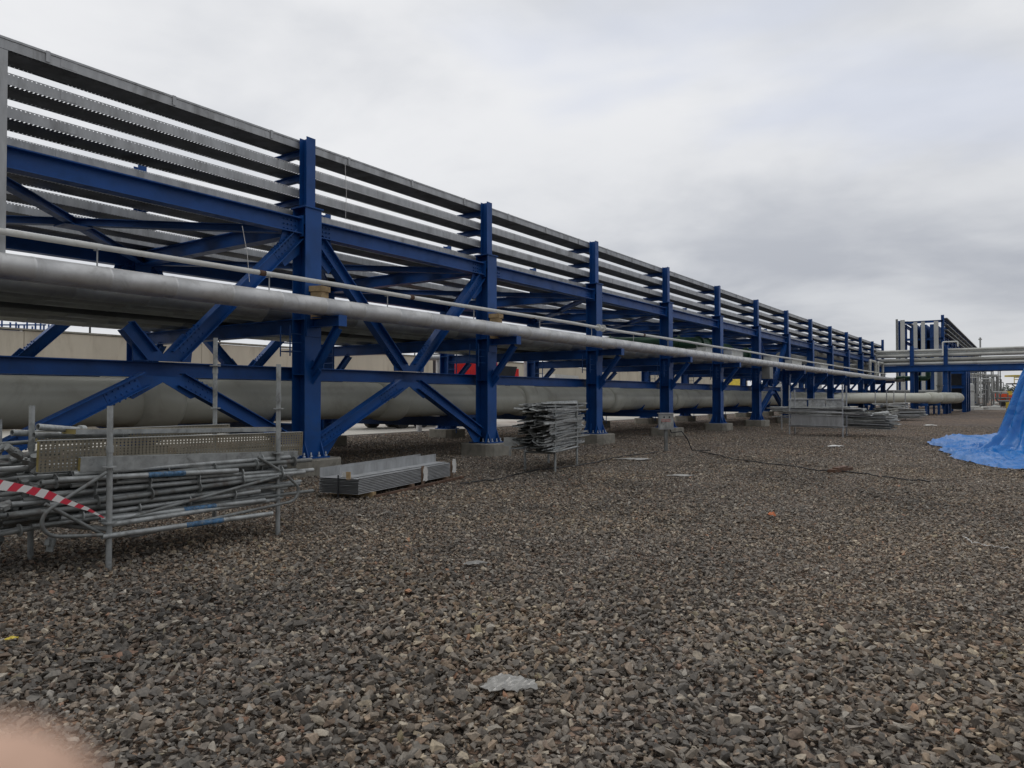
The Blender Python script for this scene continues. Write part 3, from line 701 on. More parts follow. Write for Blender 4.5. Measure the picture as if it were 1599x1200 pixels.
t = thing('distant_rack', 'tiny distant blue steel frame beyond the wall at the left edge', 'steel frame', (p.x, p.y, 0))
for i in range(6):
    for j in range(2):
        q = p + RT * (i - 2.5) * 1.6 + FW * j * 4
        b = MB(); b.box(q.x - .12, q.x + .12, q.y - .12, q.y + .12, 0, 16.2 - (i % 3) * .4); b.build('column', M['blue2'], t)
for z in (13.3, 14.3, 15.3):
    b = MB(); b.bar(p - RT * 4.4 + Vector((0, 0, z - p.z)), p + RT * 4.4 + Vector((0, 0, z - p.z)), .25, .25); b.build('beam', M['blue2'], t)

# red crane truck behind the rack
def truck():
    p = onX(716, 578, -26.0); x, y = p.x, p.y
    t = thing('crane_truck', 'red truck with a folded crane parked behind the rack near the wall', 'truck', (x, y, 0))
    b = MB(); b.prism([(x + 1.2, y - .5, 1.1), (x + 1.2, y + 1.8, 1.1), (x + 1.2, y + 2.2, 2.2), (x + 1.2, y + 2.0, 3.65), (x + 1.2, y + .3, 3.72), (x + 1.2, y - .5, 3.6)], .05)
    b.box(x - 1.2, x + 1.17, y - .5, y + 2.0, 1.1, 3.6); b.build('cab', M['red'], t)
    b = MB(); b.box(x + 1.23, x + 1.25, y + .2, y + 1.3, 2.6, 3.3); b.build('window', M['glass'], t)
    b = MB(); b.box(x - 1.1, x + 1.1, y - 8, y - .7, 1.0, 1.35); b.build('chassis', M['dark'], t)
    b = MB(); b.box(x - 1.2, x + 1.2, y - 7.8, y - 2.4, 1.36, 1.9); b.build('load_bed', M['red'], t)
    b = MB(); b.box(x - .3, x + .3, y - 1.8, y - 1.2, 1.36, 3.9); b.bar((x, y - 1.5, 3.9), (x, y + 1.9, 4.15), .25, .35); b.build('crane_arm', M['dark'], t)
    b = MB(); b.obox((x + 1.0, y + 3.0, 3.0), (.2, 0, 0), (0, .9, .0), (0, .15, .35)); b.build('jib', M['dark'], t)
    for yy in (y + 1.2, y - 4.2, y - 5.6):
        for s_ in (-1, 1):
            b = MB(); b.tube((x + s_ * 1.15, yy, .5), (x + s_ * .85, yy, .5), .5, 20); b.build('wheel', M['black'], t)
truck()
p = onX(800, 577, -26.0)
b = MB(); b.box(p.x - .3, p.x + .3, p.y - .25, p.y + .25, .3, 3.1); b.box(p.x - .2, p.x + .2, p.y - .1, p.y + .45, 2.5, 3.3); tag(b.build('fuel_tank', M['red'], loc=(p.x, p.y, 0)), 'small red and black machine cabinet right of the red truck', 'machine')
p = onX(875, 585, -27.0)
t = thing('white_van', 'white van roof showing behind the rack beyond the third column', 'van', (p.x, p.y, 0))
b = MB(); b.prism([(p.x, p.y - 2.4, .5), (p.x, p.y + 2.3, .5), (p.x, p.y + 2.4, 1.6), (p.x, p.y + 1.6, 2.1), (p.x, p.y + .9, 3.05), (p.x, p.y - 2.2, 3.1)], 1.9); b.build('body', M['white'], t)
b = MB(); b.prism([(p.x, p.y + 1.45, 2.05), (p.x, p.y + .95, 2.8), (p.x, p.y + .1, 2.8), (p.x, p.y + .1, 2.05)], 1.93); b.build('side_window', M['glass'], t)
for yy in (-1.5, 1.5):
    b = MB(); b.tube((p.x + 1.0, p.y + yy, .4), (p.x - 1.0, p.y + yy, .4), .38, 16); b.build('wheel', M['black'], t)
pathpipe('silver_header_pipe', 'bright silver pipe frame left of the red truck behind the rack', [onX(655, 578, -22.5) - Vector((0, 0, 3)), onX(655, 559, -22.5), onX(742, 558, -22.5), onX(822, 560, -22.5), onX(822, 600, -22.5)], .13, M['clad'], elbows=False)
a = onX(685, 559, -22.5); b = MB(); b.tube((a.x, a.y, 0), (a.x, a.y, a.z - .1), .12, 12); b.box(a.x - .3, a.x + .3, a.y - .3, a.y + .3, 0, .1)
tag(b.build('pipe_stanchion', M['clad'], loc=(a.x, a.y, 0)), 'bright silver upright post under the silver pipe', 'post')
p = onX(1150, 597, -27.0)
t = thing('yellow_machine', 'yellow construction machine behind the rack between the fifth and sixth columns', 'machine', (p.x, p.y, 0))
b = MB(); b.box(p.x - 1.2, p.x + 1.2, p.y - 2.2, p.y + 2.2, .8, 2.3); b.prism([(p.x, p.y - 1.4, 2.3), (p.x, p.y + .6, 2.3), (p.x, p.y + .3, 3.6), (p.x, p.y - 1.2, 3.6)], 1.8); b.build('body', M['yellow'], t)
b = MB(); b.box(p.x + .91, p.x + .93, p.y - 1.0, p.y + .1, 2.5, 3.3); b.build('window', M['glass'], t)
for s_ in (-1, 1):
    b = MB(); b.tube((p.x + s_ * 1.25, p.y - 1.4, .5), (p.x + s_ * .9, p.y - 1.4, .5), .5, 18); b.build('wheel', M['black'], t)
    b = MB(); b.tube((p.x + s_ * 1.25, p.y + 1.4, .5), (p.x + s_ * .9, p.y + 1.4, .5), .5, 18); b.build('wheel', M['black'], t)
for i, (px, w_, h_) in enumerate(((1200, 3, 3.4), (1222, 4, 3.2), (1262, 5, 3.9))):
    p = onX(px, 598, -28.0)
    t = thing('site_cabin', f'white site cabin glimpsed under the rack, {ORD[i]} of three from the left', 'cabin', (p.x, p.y, 0), 'white site cabins behind the rack')
    b = MB(); b.box(p.x - 1.4, p.x + 1.4, p.y - w_ * .6, p.y + w_ * .6, .2, h_); b.build('wall', M['white'], t)
    b = MB(); b.box(p.x - 1.5, p.x + 1.5, p.y - w_ * .6 - .1, p.y + w_ * .6 + .1, h_ + .002, h_ + .12); b.build('roof', M['ductgrey'], t)
    b = MB(); b.box(p.x + 1.405, p.x + 1.43, p.y - .6, p.y + .6, 1.4, 2.5); b.build('window', M['glass'], t)

# ------------------------------------------------------------------ cross rack and far plant at the right
YC = 79.0
t = thing('crossing_rack', 'blue steel pipe bridge crossing at the far end towards the right', 'pipe bridge', (-9, YC, 0))
for x in (-18.5, -13.5, -8.97, -6.2, 24, 48):
    for dy in (0, 3.2):
        b = MB(); b.ibeam((x, YC + dy, 0), (x, YC + dy, 6.35), .34, .3, up=(1, 0, 0)); b.build('column', M['blue'], t)
for dy in (0, 3.2):
    b = MB(); b.ibeam((-18.5, YC + dy - .2, 4.25), (60, YC + dy - .2, 4.25), .55, .3, tf=.04); b.build('beam', M['blue'], t)
for x in range(-18, 58, 3):
    b = MB(); b.ibeam((x, YC, 4.35), (x, YC + 3.2, 4.35), .25, .2); b.build('cross_beam', M['blue'], t)
for i, (z, r, dy, nm) in enumerate(((4.70, .15, .2, 'lowest'), (5.10, .15, .5, 'second lowest'), (5.50, .15, .3, 'second highest'), (5.93, .13, .3, 'highest'))):
    mm = M['bridge']
    pathpipe('bridge_pipe', f'{nm} pale pipe of the near row on the crossing blue bridge', [(-19, YC + dy, z), (4, YC + dy, z), (60, YC + dy, z)], r, mm, group='pale pipes on the crossing bridge', elbows=False)
for i, (z, r, dy, nm) in enumerate(((4.92, .26, 1.6, 'lower'), (5.66, .30, 1.5, 'upper'))):
    pathpipe('bridge_pipe', f'{nm} dark pipe of the back row on the crossing blue bridge', [(-19, YC + dy, z), (60, YC + dy, z)], r, M['tube_dark'], group='pale pipes on the crossing bridge', elbows=False)
pathpipe('pipe_loop', 'small white square pipe loop on top of the crossing bridge', [(-6.4, YC - .3, 5.4), (-6.4, YC - .3, 6.65), (-5.2, YC - .3, 6.65), (-5.2, YC - .3, 6.2)], .07, M['white'], elbows=False)
pathpipe('riser_pipe', 'large pale bent pipe rising beside the blue bridge columns', [(-14.5, 82, 2.0), (-8.8, 84.5, 2.0), (-7.2, 84.8, 2.0), (-7.2, 84.8, 5.0)], .27, M['cladd'])
pathpipe('riser_pipe', 'pale horizontal pipe under the crossing bridge beams', [(-18, 82.5, 3.3), (-11.4, 82.5, 3.3), (-10, 82.5, 3.3)], .22, M['bridge'])
pathpipe('green_pipe', 'green valve piping under the crossing bridge', [(-10.8, 82.5, 3.4), (-8.0, 82.8, 3.4), (-8.0, 82.8, 4.0)], .25, M['green'])
b = MB()
b.box(-8.2, -4.9, 88, 95, 0, 4.3); 
t = thing('blue_enclosure', 'dark blue steel framed unit behind the right bridge column', 'steel frame', (-6.5, 90, 0))
for x in (-6.9, -5.3):
    for y in (88, 91, 94):
        b = MB(); b.ibeam((x, y, 0), (x, y, 4.3), .4, .4, up=(1, 0, 0)); b.build('column', M['blue'], t)
for z in (1.2, 2.6, 4.1):
    b = MB(); b.ibeam((-6.9, 87.75, z), (-5.3, 87.75, z), .3, .2); b.build('beam', M['blue'], t)
b = MB(); b.box(-6.8, -5.4, 88.3, 94, .3, 4.0); b.build('panel', M['dark'], t)

# tall rack beyond
yT = 112.0; xl, xr = -14.15, -9.1; HT = 12.1
t = thing('tall_rack', 'tall blue rack with pale vertical ducts rising behind the crossing bridge', 'pipe rack', (xl, yT, 0))
for x in (xl, xr):
    for k in range(14):
        y = yT + k * 6
        b = MB(); b.ibeam((x, y, 0), (x, y, HT - .2 + (.5 if k == 0 and x == xr else 0)), .35, .35, up=(1, 0, 0)); b.build('column', M['blue'], t)
for z in (6.2, 9.3, 11.6):
    for k in range(0, 14, 2):
        b = MB(); b.ibeam((xl, yT + k * 6, z), (xr, yT + k * 6, z), .3, .25); b.build('cross_beam', M['blue'], t)
    b = MB(); b.ibeam((xr, yT, z), (xr, yT + 78, z), .35, .3); b.build('beam', M['blue'], t)
    b = MB(); b.ibeam((xl, yT, z), (xl, yT + 78, z), .35, .3); b.build('beam', M['blue'], t)
for k in range(13):
    y = yT + k * 6
    b = MB(); b.ibeam((xr, y, 6.2), (xr, y + 6, 11.6), .2, .2); b.build('brace', M['blue'], t)
for (x, z) in ((xr, 11.9), (xr, 11.1), (xr, 10.4), (xl + .5, 11.7), (xl + 1.5, 11.2), (xr, 9.8)):
    b = MB(); b.box(x - .05, x + .5, yT + .5, yT + 78, z, z + .14); b.build('tray', M['tube_dark'], t)
for x in (xl + .25, xl + .75, xl + 1.9, xl + 2.6, xl + 3.0, xl + 4.3):
    pass
for i, (px0, px1) in enumerate(((1409, 1416), (1430, 1436), (1442, 1448), (1462, 1469))):
    a = at(px0, 600, 98); c = at(px1, 600, 98); x0_, x1_ = a.x * yT / a.y, c.x * yT / c.y
    x0_, x1_ = sorted(((px0 - 1407) / 68 * 5.05 + xl, (px1 - 1407) / 68 * 5.05 + xl))
    b = MB(); b.box(x0_, x1_, yT - .55, yT - .3, 1, HT - .15 - .35 * (i > 0)); b.build('duct', M['ductgrey'], t)
for i, x in enumerate((xl + 1.3, xl + 2.35, xl + 3.5)):
    b = MB(); b.box(x, x + .75, yT + .8, yT + 14, 1, HT - .8); b.build('panel', M['blue2'], t)
b = MB(); b.sweep([(xl - .3, yT - .4, 1), (xl - .3, yT - .4, HT)], .14, 8); b.build('duct', M['tube_dark'], t)

# process plant right of the bridge column
t = thing('pipe_scaffold', 'grey lattice of process pipework frames at the far right', 'steel frame', (-4, 112, 0))
P0 = at(1528, 640, 108)
for i in range(6):
    for j in range(3):
        q = P0 + RT * (i * 1.05 - 2.0) + FW * j * 2
        b = MB(); b.box(q.x - .07, q.x + .07, q.y - .07, q.y + .07, 0, 5.9 - (i % 2) * .4); b.build('column', M['tube_dark'], t)
for z in (1.4, 2.2, 3.0, 3.8, 4.6, 5.4):
    for j in range(3):
        a = P0 - RT * 2.1 + FW * j * 2; c = P0 + RT * 3.4 + FW * j * 2; a.z = c.z = z
        b = MB(); b.bar(a, c, .09, .09); b.build('rail', M['tube_dark'], t)
rp = random.Random(3)
for i in range(14):
    px = 1512 + i * 3.4; d = rp.uniform(92, 105); a = at(px, 625, d); a.z = rp.uniform(.3, 1.5); h = rp.uniform(3.2, 5.6); k = rp.uniform(.6, 1.8)
    P = [a, a + Vector((0, 0, h - a.z)), a + RT * k + Vector((0, 0, h - a.z)), a + RT * k + Vector((0, 0, rp.uniform(.2, 2.0) - a.z + .6))]
    if i % 3 == 0: P.append(P[-1] + RT * rp.uniform(.8, 2))
    pathpipe('process_pipe', f'pale process pipe bend right of the bridge column, {ORD[i]} from the left', P, rp.choice((.06, .08, .13)), M['cladd' if i % 2 else 'ductgrey'], 8, 'process pipes at the far right', elbows=False)
for i in range(12):
    px = 1503 + rp.uniform(0, 64); d = rp.uniform(96, 118); a = at(px, 625, d); h = rp.uniform(1.0, 5.2); k = rp.uniform(1.5, 4.0); a.z = h
    P = [a - RT * k / 2, a + RT * k / 2, a + RT * k / 2 + Vector((0, 0, -min(h - .4, rp.uniform(.5, 1.6))))]
    pathpipe('process_pipe', 'level process pipe with a drop end between the far right frames', P, rp.choice((.05, .09, .12)), M[rp.choice(('cladd', 'tube_dark', 'bridge'))], 8, 'level process pipes at the far right', elbows=False)
for px, w_, z1, d in ((1506, 1.1, 4.2, 90), (1516, .8, 3.3, 93)):
    p = at(px, 620, d); b = MB(); b.sweep([(p.x, p.y, .3), (p.x, p.y, z1 - .3), (p.x, p.y, z1 - .1), (p.x, p.y, z1)], w_ / 2, 18, radii=[w_ / 2, w_ / 2, w_ * .42, w_ * .2])
    b.sweep([(p.x, p.y, z1 * .7), (p.x, p.y, z1 * .7 + .12)], w_ * .62, 18)
    for q in (-1, 1): b.box(p.x + q * w_ * .35 - .05, p.x + q * w_ * .35 + .05, p.y - .05, p.y + .05, 0, .4)
    tag(b.build('process_vessel', M['ductgrey'], loc=(p.x, p.y, 0)), ('taller' if w_ > 1 else 'shorter') + ' pale upright vessel right of the blue bridge column', 'vessel')
a = at(1560, 604, 400)
for i in range(13):
    px = 1535 + i * 7; d = 420 + 25 * math.sin(i * 2.3); p = at(px, 620, d); h = 5.5 + 3 * abs(math.sin(i * 1.7)); t = thing('distant_tree', f'dark distant tree on the right horizon, {ORD[i]} from the left', 'tree', (p.x, p.y, 0), 'far trees on the horizon')
    b = MB(); b.sweep([(p.x, p.y, 0), (p.x, p.y, h * .6)], .2, 6); b.build('trunk', M['wood_dark'], t)
    b = MB(); rt = random.Random(i)
    for k in range(240):
        u = Vector((rt.gauss(0, 1), rt.gauss(0, 1), rt.gauss(0, 1))).normalized() * rt.uniform(.45, 1); c = Vector((p.x, p.y, h * .62)) + Vector((u.x * 3.2, u.y * 3.2, u.z * h * .42)); s_ = rt.uniform(.2, .45)
        A = Vector((rt.gauss(0, 1), rt.gauss(0, 1), rt.gauss(0, 1))).normalized() * s_; B = A.cross(Vector((rt.gauss(0, 1), rt.gauss(0, 1), 1))).normalized() * s_
        b.add([c - A, c - B, c + A, c + B], [(0, 1, 2, 3)])
    b.build('crown', M['tree'], t)
p = at(1532, 500, 240); b = MB(); b.tube((p.x, p.y, 0), (p.x, p.y, 21), .25, 8); b.box(p.x - .5, p.x + .5, p.y - .1, p.y + .1, 20.2, 20.6)
tag(b.build('mast', M['tube'], loc=(p.x, p.y, 0)), 'thin pale mast rising above the crossing bridge against the clouds', 'mast')

# orange machine, yellow lift
def orange():
    p = at(1568, 640, 128); u = RT; f = FW
    t = thing('orange_machine', 'orange site machine parked far off left of the blue tarpaulin', 'machine', (p.x, p.y, 0))
    def bx(c, hx, hy, hz, nm, m):
        b = MB(); b.obox(c, u * hx, f * hy, Vector((0, 0, hz))); b.build(nm, M[m], t)
    q = Vector((p.x, p.y, 0))
    bx(q + Vector((0, 0, 1.45)), 1.35, 1.0, .45, 'body', 'orange'); bx(q - u * .6 + Vector((0, 0, 2.05)), .55, .8, .15, 'hood', 'orange')
    bx(q + u * .55 + Vector((0, 0, 2.25)), .4, .7, .35, 'cab', 'yellow')
    for s_ in (-1, 1):
        b = MB(); c = q + u * s_ * .9 + Vector((0, 0, .55)) - f * .9; b.tube(c, c - f * .35, .55, 16); b.build('wheel', M['black'], t)
orange()
def lift():
    p = at(1592, 645, 72); u = RT; f = FW; q = Vector((p.x, p.y, 0))
    t = thing('yellow_lift', 'yellow work platform lift partly hidden behind the blue tarpaulin', 'lift', (p.x, p.y, 0))
    b = MB(); b.obox(q + Vector((0, 0, .75)), u * .85, f * .7, Vector((0, 0, .3))); b.build('chassis', M['yellow'], t)
    for s_ in (-1, 1):
        b = MB(); c = q + u * s_ * .6 + Vector((0, 0, .38)) - f * .65; b.tube(c, c - f * .2, .38, 16); b.build('wheel', M['black'], t)
    b = MB()
    for k in range(2):
        z0 = 1.05 + k * .85; b.bar(q - u * .6 + Vector((0, 0, z0)), q + u * .6 + Vector((0, 0, z0 + .85)), .08, .1, up=f); b.bar(q + u * .6 + Vector((0, 0, z0)) + f * .1, q - u * .6 + Vector((0, 0, z0 + .85)) + f * .1, .08, .1, up=f)
    b.build('scissor', M['white'], t)
    b = MB(); b.obox(q + Vector((0, 0, 2.85)), u * .9, f * .6, Vector((0, 0, .06))); b.build('deck', M['dark'], t)
    b = MB()
    for z in (3.25, 3.45): b.bar(q - u * .9 - f * .6 + Vector((0, 0, z)), q + u * .9 - f * .6 + Vector((0, 0, z)), .06, .07)
    for s_ in (-1, -.3, .3, 1): b.bar(q + u * .88 * s_ - f * .6 + Vector((0, 0, 2.9)), q + u * .88 * s_ - f * .6 + Vector((0, 0, 3.5)), .05, .05, up=f)
    b.build('guard_rail', M['yellow'], t)
    b = MB(); b.obox(q + Vector((0, 0, 3.62)), u * .95, f * .7, Vector((0, 0, .08))); b.build('canopy', M['yellow'], t)
lift()
# scattered low material heaps near the far pipe ends
rq = random.Random(9)
for i in range(12):
    px = 1498 + rq.uniform(0, 62); py = rq.uniform(629, 641); p = gnd(px, py + 1.5); L_ = rq.uniform(1.0, 3.5)
    a = rq.uniform(0, 3.1); b = MB(); b.obox((p.x, p.y, .18), (math.cos(a) * L_ / 2, math.sin(a) * L_ / 2, rq.uniform(-.05, .05)), (-math.sin(a) * .3, math.cos(a) * .3, 0), (0, 0, .12)); b.obox((p.x, p.y, .42), (math.cos(a + .3) * L_ / 2.4, math.sin(a + .3) * L_ / 2.4, .04), (-math.sin(a) * .2, math.cos(a) * .2, 0), (0, 0, .08))
    tag(b.build('material_bundle', M[rq.choice(('piece', 'tube_dark', 'brown_steel', 'white'))], loc=(p.x, p.y, 0)), 'low bundle of leftover material on the far gravel beyond the big pipe ends', 'bundle', 'leftover bundles on the far gravel')

# ------------------------------------------------------------------ near left scaffold stillage
TUBEG = 'loose scaffold tubes in the near left stillage'
def post_mb(x, y, z0, z1, r=.026, ros=.5):
    b = MB(); b.tube((x, y, z0), (x, y, z1), r, 16, hollow=True)
    z = z0 + .42
    while z < z1 - .1:
        b.sweep([(x, y, z - .006), (x, y, z + .006)], .062, 16); z += ros
    b.tube((x, y, z1 - .42), (x, y, z1 - .36), r + .006, 16)
    return b
st = thing('scaffold_stillage', 'grey four post scaffold stillage holding tubes at the near left', 'stillage', (-6.8, 3.37, 0))
PA, PB, PC, PD = (-6.79, 3.37), (-6.93, 5.30), (-7.87, 5.12), (-7.78, 3.13)
for (x, y), h in ((PA, 1.47), (PB, 1.92), (PC, 2.25), (PD, 1.47)):
    post_mb(x, y, 0, h).build('post', M['tube'], st)
for a, c, z in ((PA, PD, .36), (PB, PC, .42), (PA, PB, .40), (PD, PC, .38)):
    b = MB(); b.tube((a[0], a[1], z), (c[0], c[1], z), .024, 14); b.build('rail', M['tube'], st)
def bent(name, pts, X, label, r=.0165, m='tube_dark'):
    P = [onX(px, py, X + dx) for px, py, dx in pts]; out = [P[0]]
    for i in range(1, len(P) - 1):
        a = P[i] + (P[i - 1] - P[i]).normalized() * min(.09, (P[i - 1] - P[i]).length / 2.1); c = P[i] + (P[i + 1] - P[i]).normalized() * min(.09, (P[i + 1] - P[i]).length / 2.1)
        for t_ in (0, .25, .5, .75, 1): out.append(a * (1 - t_) ** 2 + P[i] * 2 * t_ * (1 - t_) + c * t_ * t_)
    out.append(P[-1]); b = MB(); b.sweep(out, r, 12, hollow=False); o = b.build(name, M[m], loc=tuple(P[0])); tag(o, label, 'tube', None)
bent('bent_brace', [(168, 738, 0), (72, 800, 0), (66, 822, 0), (82, 838, 0), (163, 835, 0)], -6.74, 'bent grey brace loop sticking out left of the nearest stillage post')
bent('bent_brace', [(448, 742, 0), (470, 762, 0), (462, 782, 0), (205, 838, 0), (182, 832, 0)], -6.80, 'long bent brace loop reaching right of the second stillage post')
bent('diagonal_brace', [(436, 744, 0), (166, 818, 0)], -6.86, 'long straight diagonal brace crossing the front of the tube stack')
bent('diagonal_brace', [(73, 787, 0), (163, 834, 0)], -6.83, 'short diagonal brace low beside the nearest stillage post')
bent('diagonal_brace', [(404, 714, 0), (437, 734, 0)], -6.88, 'short brace end resting high against the second stillage post')
def tube_piece(y0, y1, x, z, dx, dz, r, ros, m, label, grp=TUBEG, name='scaffold_tube', ph=0.0):
    p = Vector((x - dx, y0, z - dz)); q = Vector((x + dx, y1, z + dz)); d = (q - p).normalized()
    b = MB(); b.tube(p, q, r, 12, hollow=True)
    if ros:
        l = (q - p).length; s_ = .12 + ph
        while s_ < l: c = p + d * s_; b.sweep([c - d * .005, c + d * .005], .058, 12); s_ += .5
    o = b.build(name, M[m], loc=tuple(p)); tag(o, label, 'scaffold tube', grp)
    return p, q
rz = random.Random(21)
n_t = 0
for lay in range(11):
    for j in range(10):
        x = -6.925 - .086 * j + rz.uniform(-.02, .02); z = .445 + .060 * lay + rz.uniform(-.008, .008)
        cy = 4.28 + rz.uniform(-.34, .22); ln = rz.choice((2.0, 2.5, 2.8, 3.0)) * rz.uniform(.93, 1.0)
        if (j < 2 and z > .88) or z > .98: continue
        m = rz.choice(('tube', 'tube', 'tube_dark', 'tube_dark'))
        tube_piece(cy - ln / 2, cy + ln / 2, x, z, rz.uniform(-.05, .05), rz.uniform(-.045, .045), rz.choice((.024, .024, .019)), rz.random() < .35 and j in (0, 1, 8), m,
                   'grey galvanised scaffold tube lying among the others in the near left stillage', ph=rz.uniform(0, .4)); n_t += 1
# loose tubes that jut out to the left and right, with couplers
for i in range(22):
    y0_ = rz.uniform(1.6, 2.6); ln = rz.uniform(1.0, 2.0); x = -7.0 - rz.uniform(0, 1.2); z = rz.uniform(.18, .82 if x > -7.3 else 1.1)
    tube_piece(y0_, y0_ + ln, x, z, rz.uniform(-.25, .25), rz.uniform(-.12, .12), rz.choice((.024, .02, .017)), rz.random() < .3, 'tube_dark',
               'short scaffold piece jutting out of the left end of the near tube stack', 'short pieces jutting out of the left end', 'scaffold_piece')
for i in range(34):
    x = -6.9 - rz.uniform(0, .9); y = rz.uniform(2.1, 3.0); z = rz.uniform(.25, 1.1) if y < 4 else rz.uniform(.3, .95)
    c = Vector((x, y, z)); A = Vector((rz.gauss(0, 1), rz.gauss(0, 1), rz.gauss(0, 1))).normalized()
    b = MB(); b.sweep([c - A * .03, c + A * .03], .036, 10, hollow=True); B = A.cross(Vector((0, .3, 1))).normalized()
    b.obox(c + B * .05, A * .025, B * .03, A.cross(B) * .018); b.tube(c + B * .06 - A * .04, c + B * .06 + A * .04, .01, 6)
    o = b.build('tube_coupler', M['tube_dark'], loc=tuple(c)); tag(o, 'small dark scaffold coupler clinging to the ends of the near tubes', 'coupler', 'couplers on the tube ends')
# blue marking sleeves seen on the tubes
for i, (a, c, X, y0_, y1_) in enumerate((((232, 290, -6.88, 742, 739)), ((292, 350, -6.775, 820, 812)), ((288, 338, -6.87, 796, 790)))):
    p = onX(a, y0_, X); q = onX(c, y1_, X); d = (q - p).normalized(); b = MB(); b.tube(p - d * .8, q + d * .6, .025, 14, hollow=True)
    pt = b.build('painted_tube', M['tube'], loc=tuple(p)); b = MB(); b.tube(p, q, .0262, 14, caps=False); b.build('marking', M['bluemark'], pt)
    tag(pt, (('tube with a blue marking high in the near stack', 'tube with a bright blue marking at the bottom front of the stack', 'tube with a dull blue marking in the middle of the stack')[i]), 'scaffold tube')
# perforated planks standing on edge and flat
def plank(px0, py0, px1, py1, X, X2, hgt, label, m='board', lean=.03, flat=False, thick=.045):
    p = onX(px0, py0, X); q = onX(px1, py1, X2); d = (q - p).normalized()
    t = thing('steel_plank', label, 'plank', tuple(p), 'perforated steel planks on the near stack')
    dn = Vector((0, 0, -1)) + Vector((-lean, 0, 0)) if not flat else Vector((-1, 0, 0))
    dn = (dn - d * dn.dot(d)).normalized(); sd = d.cross(dn).normalized()
    b = MB(); c = (p + q) / 2 + dn * hgt / 2; l = (q - p).length / 2
    b.obox(c, d * l, dn * hgt / 2, sd * .0015); o = b.build('plate', M[m], t); uvbox(o, d, dn)
    b = MB(); s_ = sd if not flat else -sd
    s_ = -sd if sd.x > 0 else sd
    for e in (0, 1):
        b.obox(p + (q - p) / 2 + dn * hgt * e + s_ * thick / 2, d * l, s_ * thick / 2, dn * .004)
        b.obox(p + (q - p) / 2 + dn * (hgt * e + (.012 if e == 0 else -.012)) + s_ * thick, d * l, s_ * .002, dn * .012)
    b.build('edge_flange', M['tube'], t)
    b = MB()
    for e, w_ in ((p, 1), (q, -1)): b.obox(e + dn * hgt / 2 + d * w_ * .006 + s_ * thick / 2, d * .004, s_ * thick / 2 * .96, dn * hgt / 2 * .96)
    b.build('end_cap', M['yellow_edge'], t)
plank(63, 689, 474, 675, -6.90, -7.02, .27, 'long perforated steel plank standing on edge on top of the near stack')
plank(128, 715, 466, 705, -6.865, -6.975, .125, 'plain narrow channel plank leaning in front of the perforated plank', 'tube', .05)
plank(60, 674, 360, 663, -7.60, -7.70, .10, 'perforated plank lying furthest back on the near stack')
plank(120, 671, 440, 668, -7.2, -7.3, .26, 'flat perforated plank lying across the top of the near stack', flat=True)
for i, (a, c, X) in enumerate((((60, 667), (125, 672), -7.35), ((54, 680), (190, 678), -7.5), ((20, 676), (98, 678), -7.8))):
    p = onX(*a, X); q = onX(*c, X - .1); b = MB(); b.tube(p, q, .03, 12, hollow=True); b.sweep([q, q + (q - p).normalized() * .05], .05, 12)
    tag(b.build('short_tube', M['tube'], loc=tuple(p)), f'short thick tube end on top of the near stack, {ORD[i]} of three from the right', 'tube', 'short tube ends on top of the stack')
# second stillage cut by the left edge of the photo
st2 = thing('scaffold_stillage', 'partly visible scaffold stillage at the very left edge', 'stillage', (-8.4, 2.4, 0))
for x, y, h in ((-8.33, 3.06, 1.33), (-8.35, 2.2, 1.3), (-9.2, 3.0, 1.3)):
    post_mb(x, y, 0, h).build('post', M['tube'], st2)
for z in (.4, .95): b = MB(); b.tube((-8.35, 2.2, z), (-8.33, 3.06, z), .024, 12); b.build('rail', M['tube'], st2)
for i in range(16):
    tube_piece(1.4, 2.9 + rz.uniform(-.2, .5), -8.2 - rz.uniform(0, .5), .45 + .04 * i, rz.uniform(-.1, .1), rz.uniform(-.05, .05), .024, False, 'tube_dark', 'weathered tube cut off by the left edge of the photo', 'tubes in the left edge stillage')
# barrier tape
tp = [at(-40, 748, 5.0), at(0, 757, 5.25), at(40, 763, 5.5), at(75, 772, 5.75), at(108, 784, 6.0), at(140, 795, 6.3), at(166, 809, 6.6)]
wd = [.075, .075, .06, .07, .045, .03, .012]; tw_ = [0, .2, .7, .3, .6, .2, 0]
me_v = []; fs = []
sub = []
for i in range(len(tp) - 1):
    for k in range(6): sub.append((tp[i].lerp(tp[i + 1], k / 6), wd[i] * (1 - k / 6) + wd[i + 1] * k / 6, tw_[i] * (1 - k / 6) + tw_[i + 1] * k / 6))
sub.append((tp[-1], wd[-1], 0))
b = MB(); 
for i, (p, w_, a) in enumerate(sub):
    u = Vector((0, 0, math.cos(a))) + FW * math.sin(a)
    me_v += [p + u * w_ / 2, p - u * w_ / 2]
b.add(me_v, [(2 * i, 2 * i + 1, 2 * i + 3, 2 * i + 2) for i in range(len(sub) - 1)], True)
o = b.build('barrier_tape', M['tape'], loc=tuple(tp[0])); tag(o, 'red and white striped barrier tape tied to the nearest stillage post', 'tape')
uv = o.data.uv_layers.new(name='UVMap'); acc = [0]
for i in range(1, len(sub)): acc.append(acc[-1] + (sub[i][0] - sub[i - 1][0]).length)
for l in o.data.loops: uv.data[l.index].uv = (acc[l.vertex_index // 2], (l.vertex_index % 2) * .06)

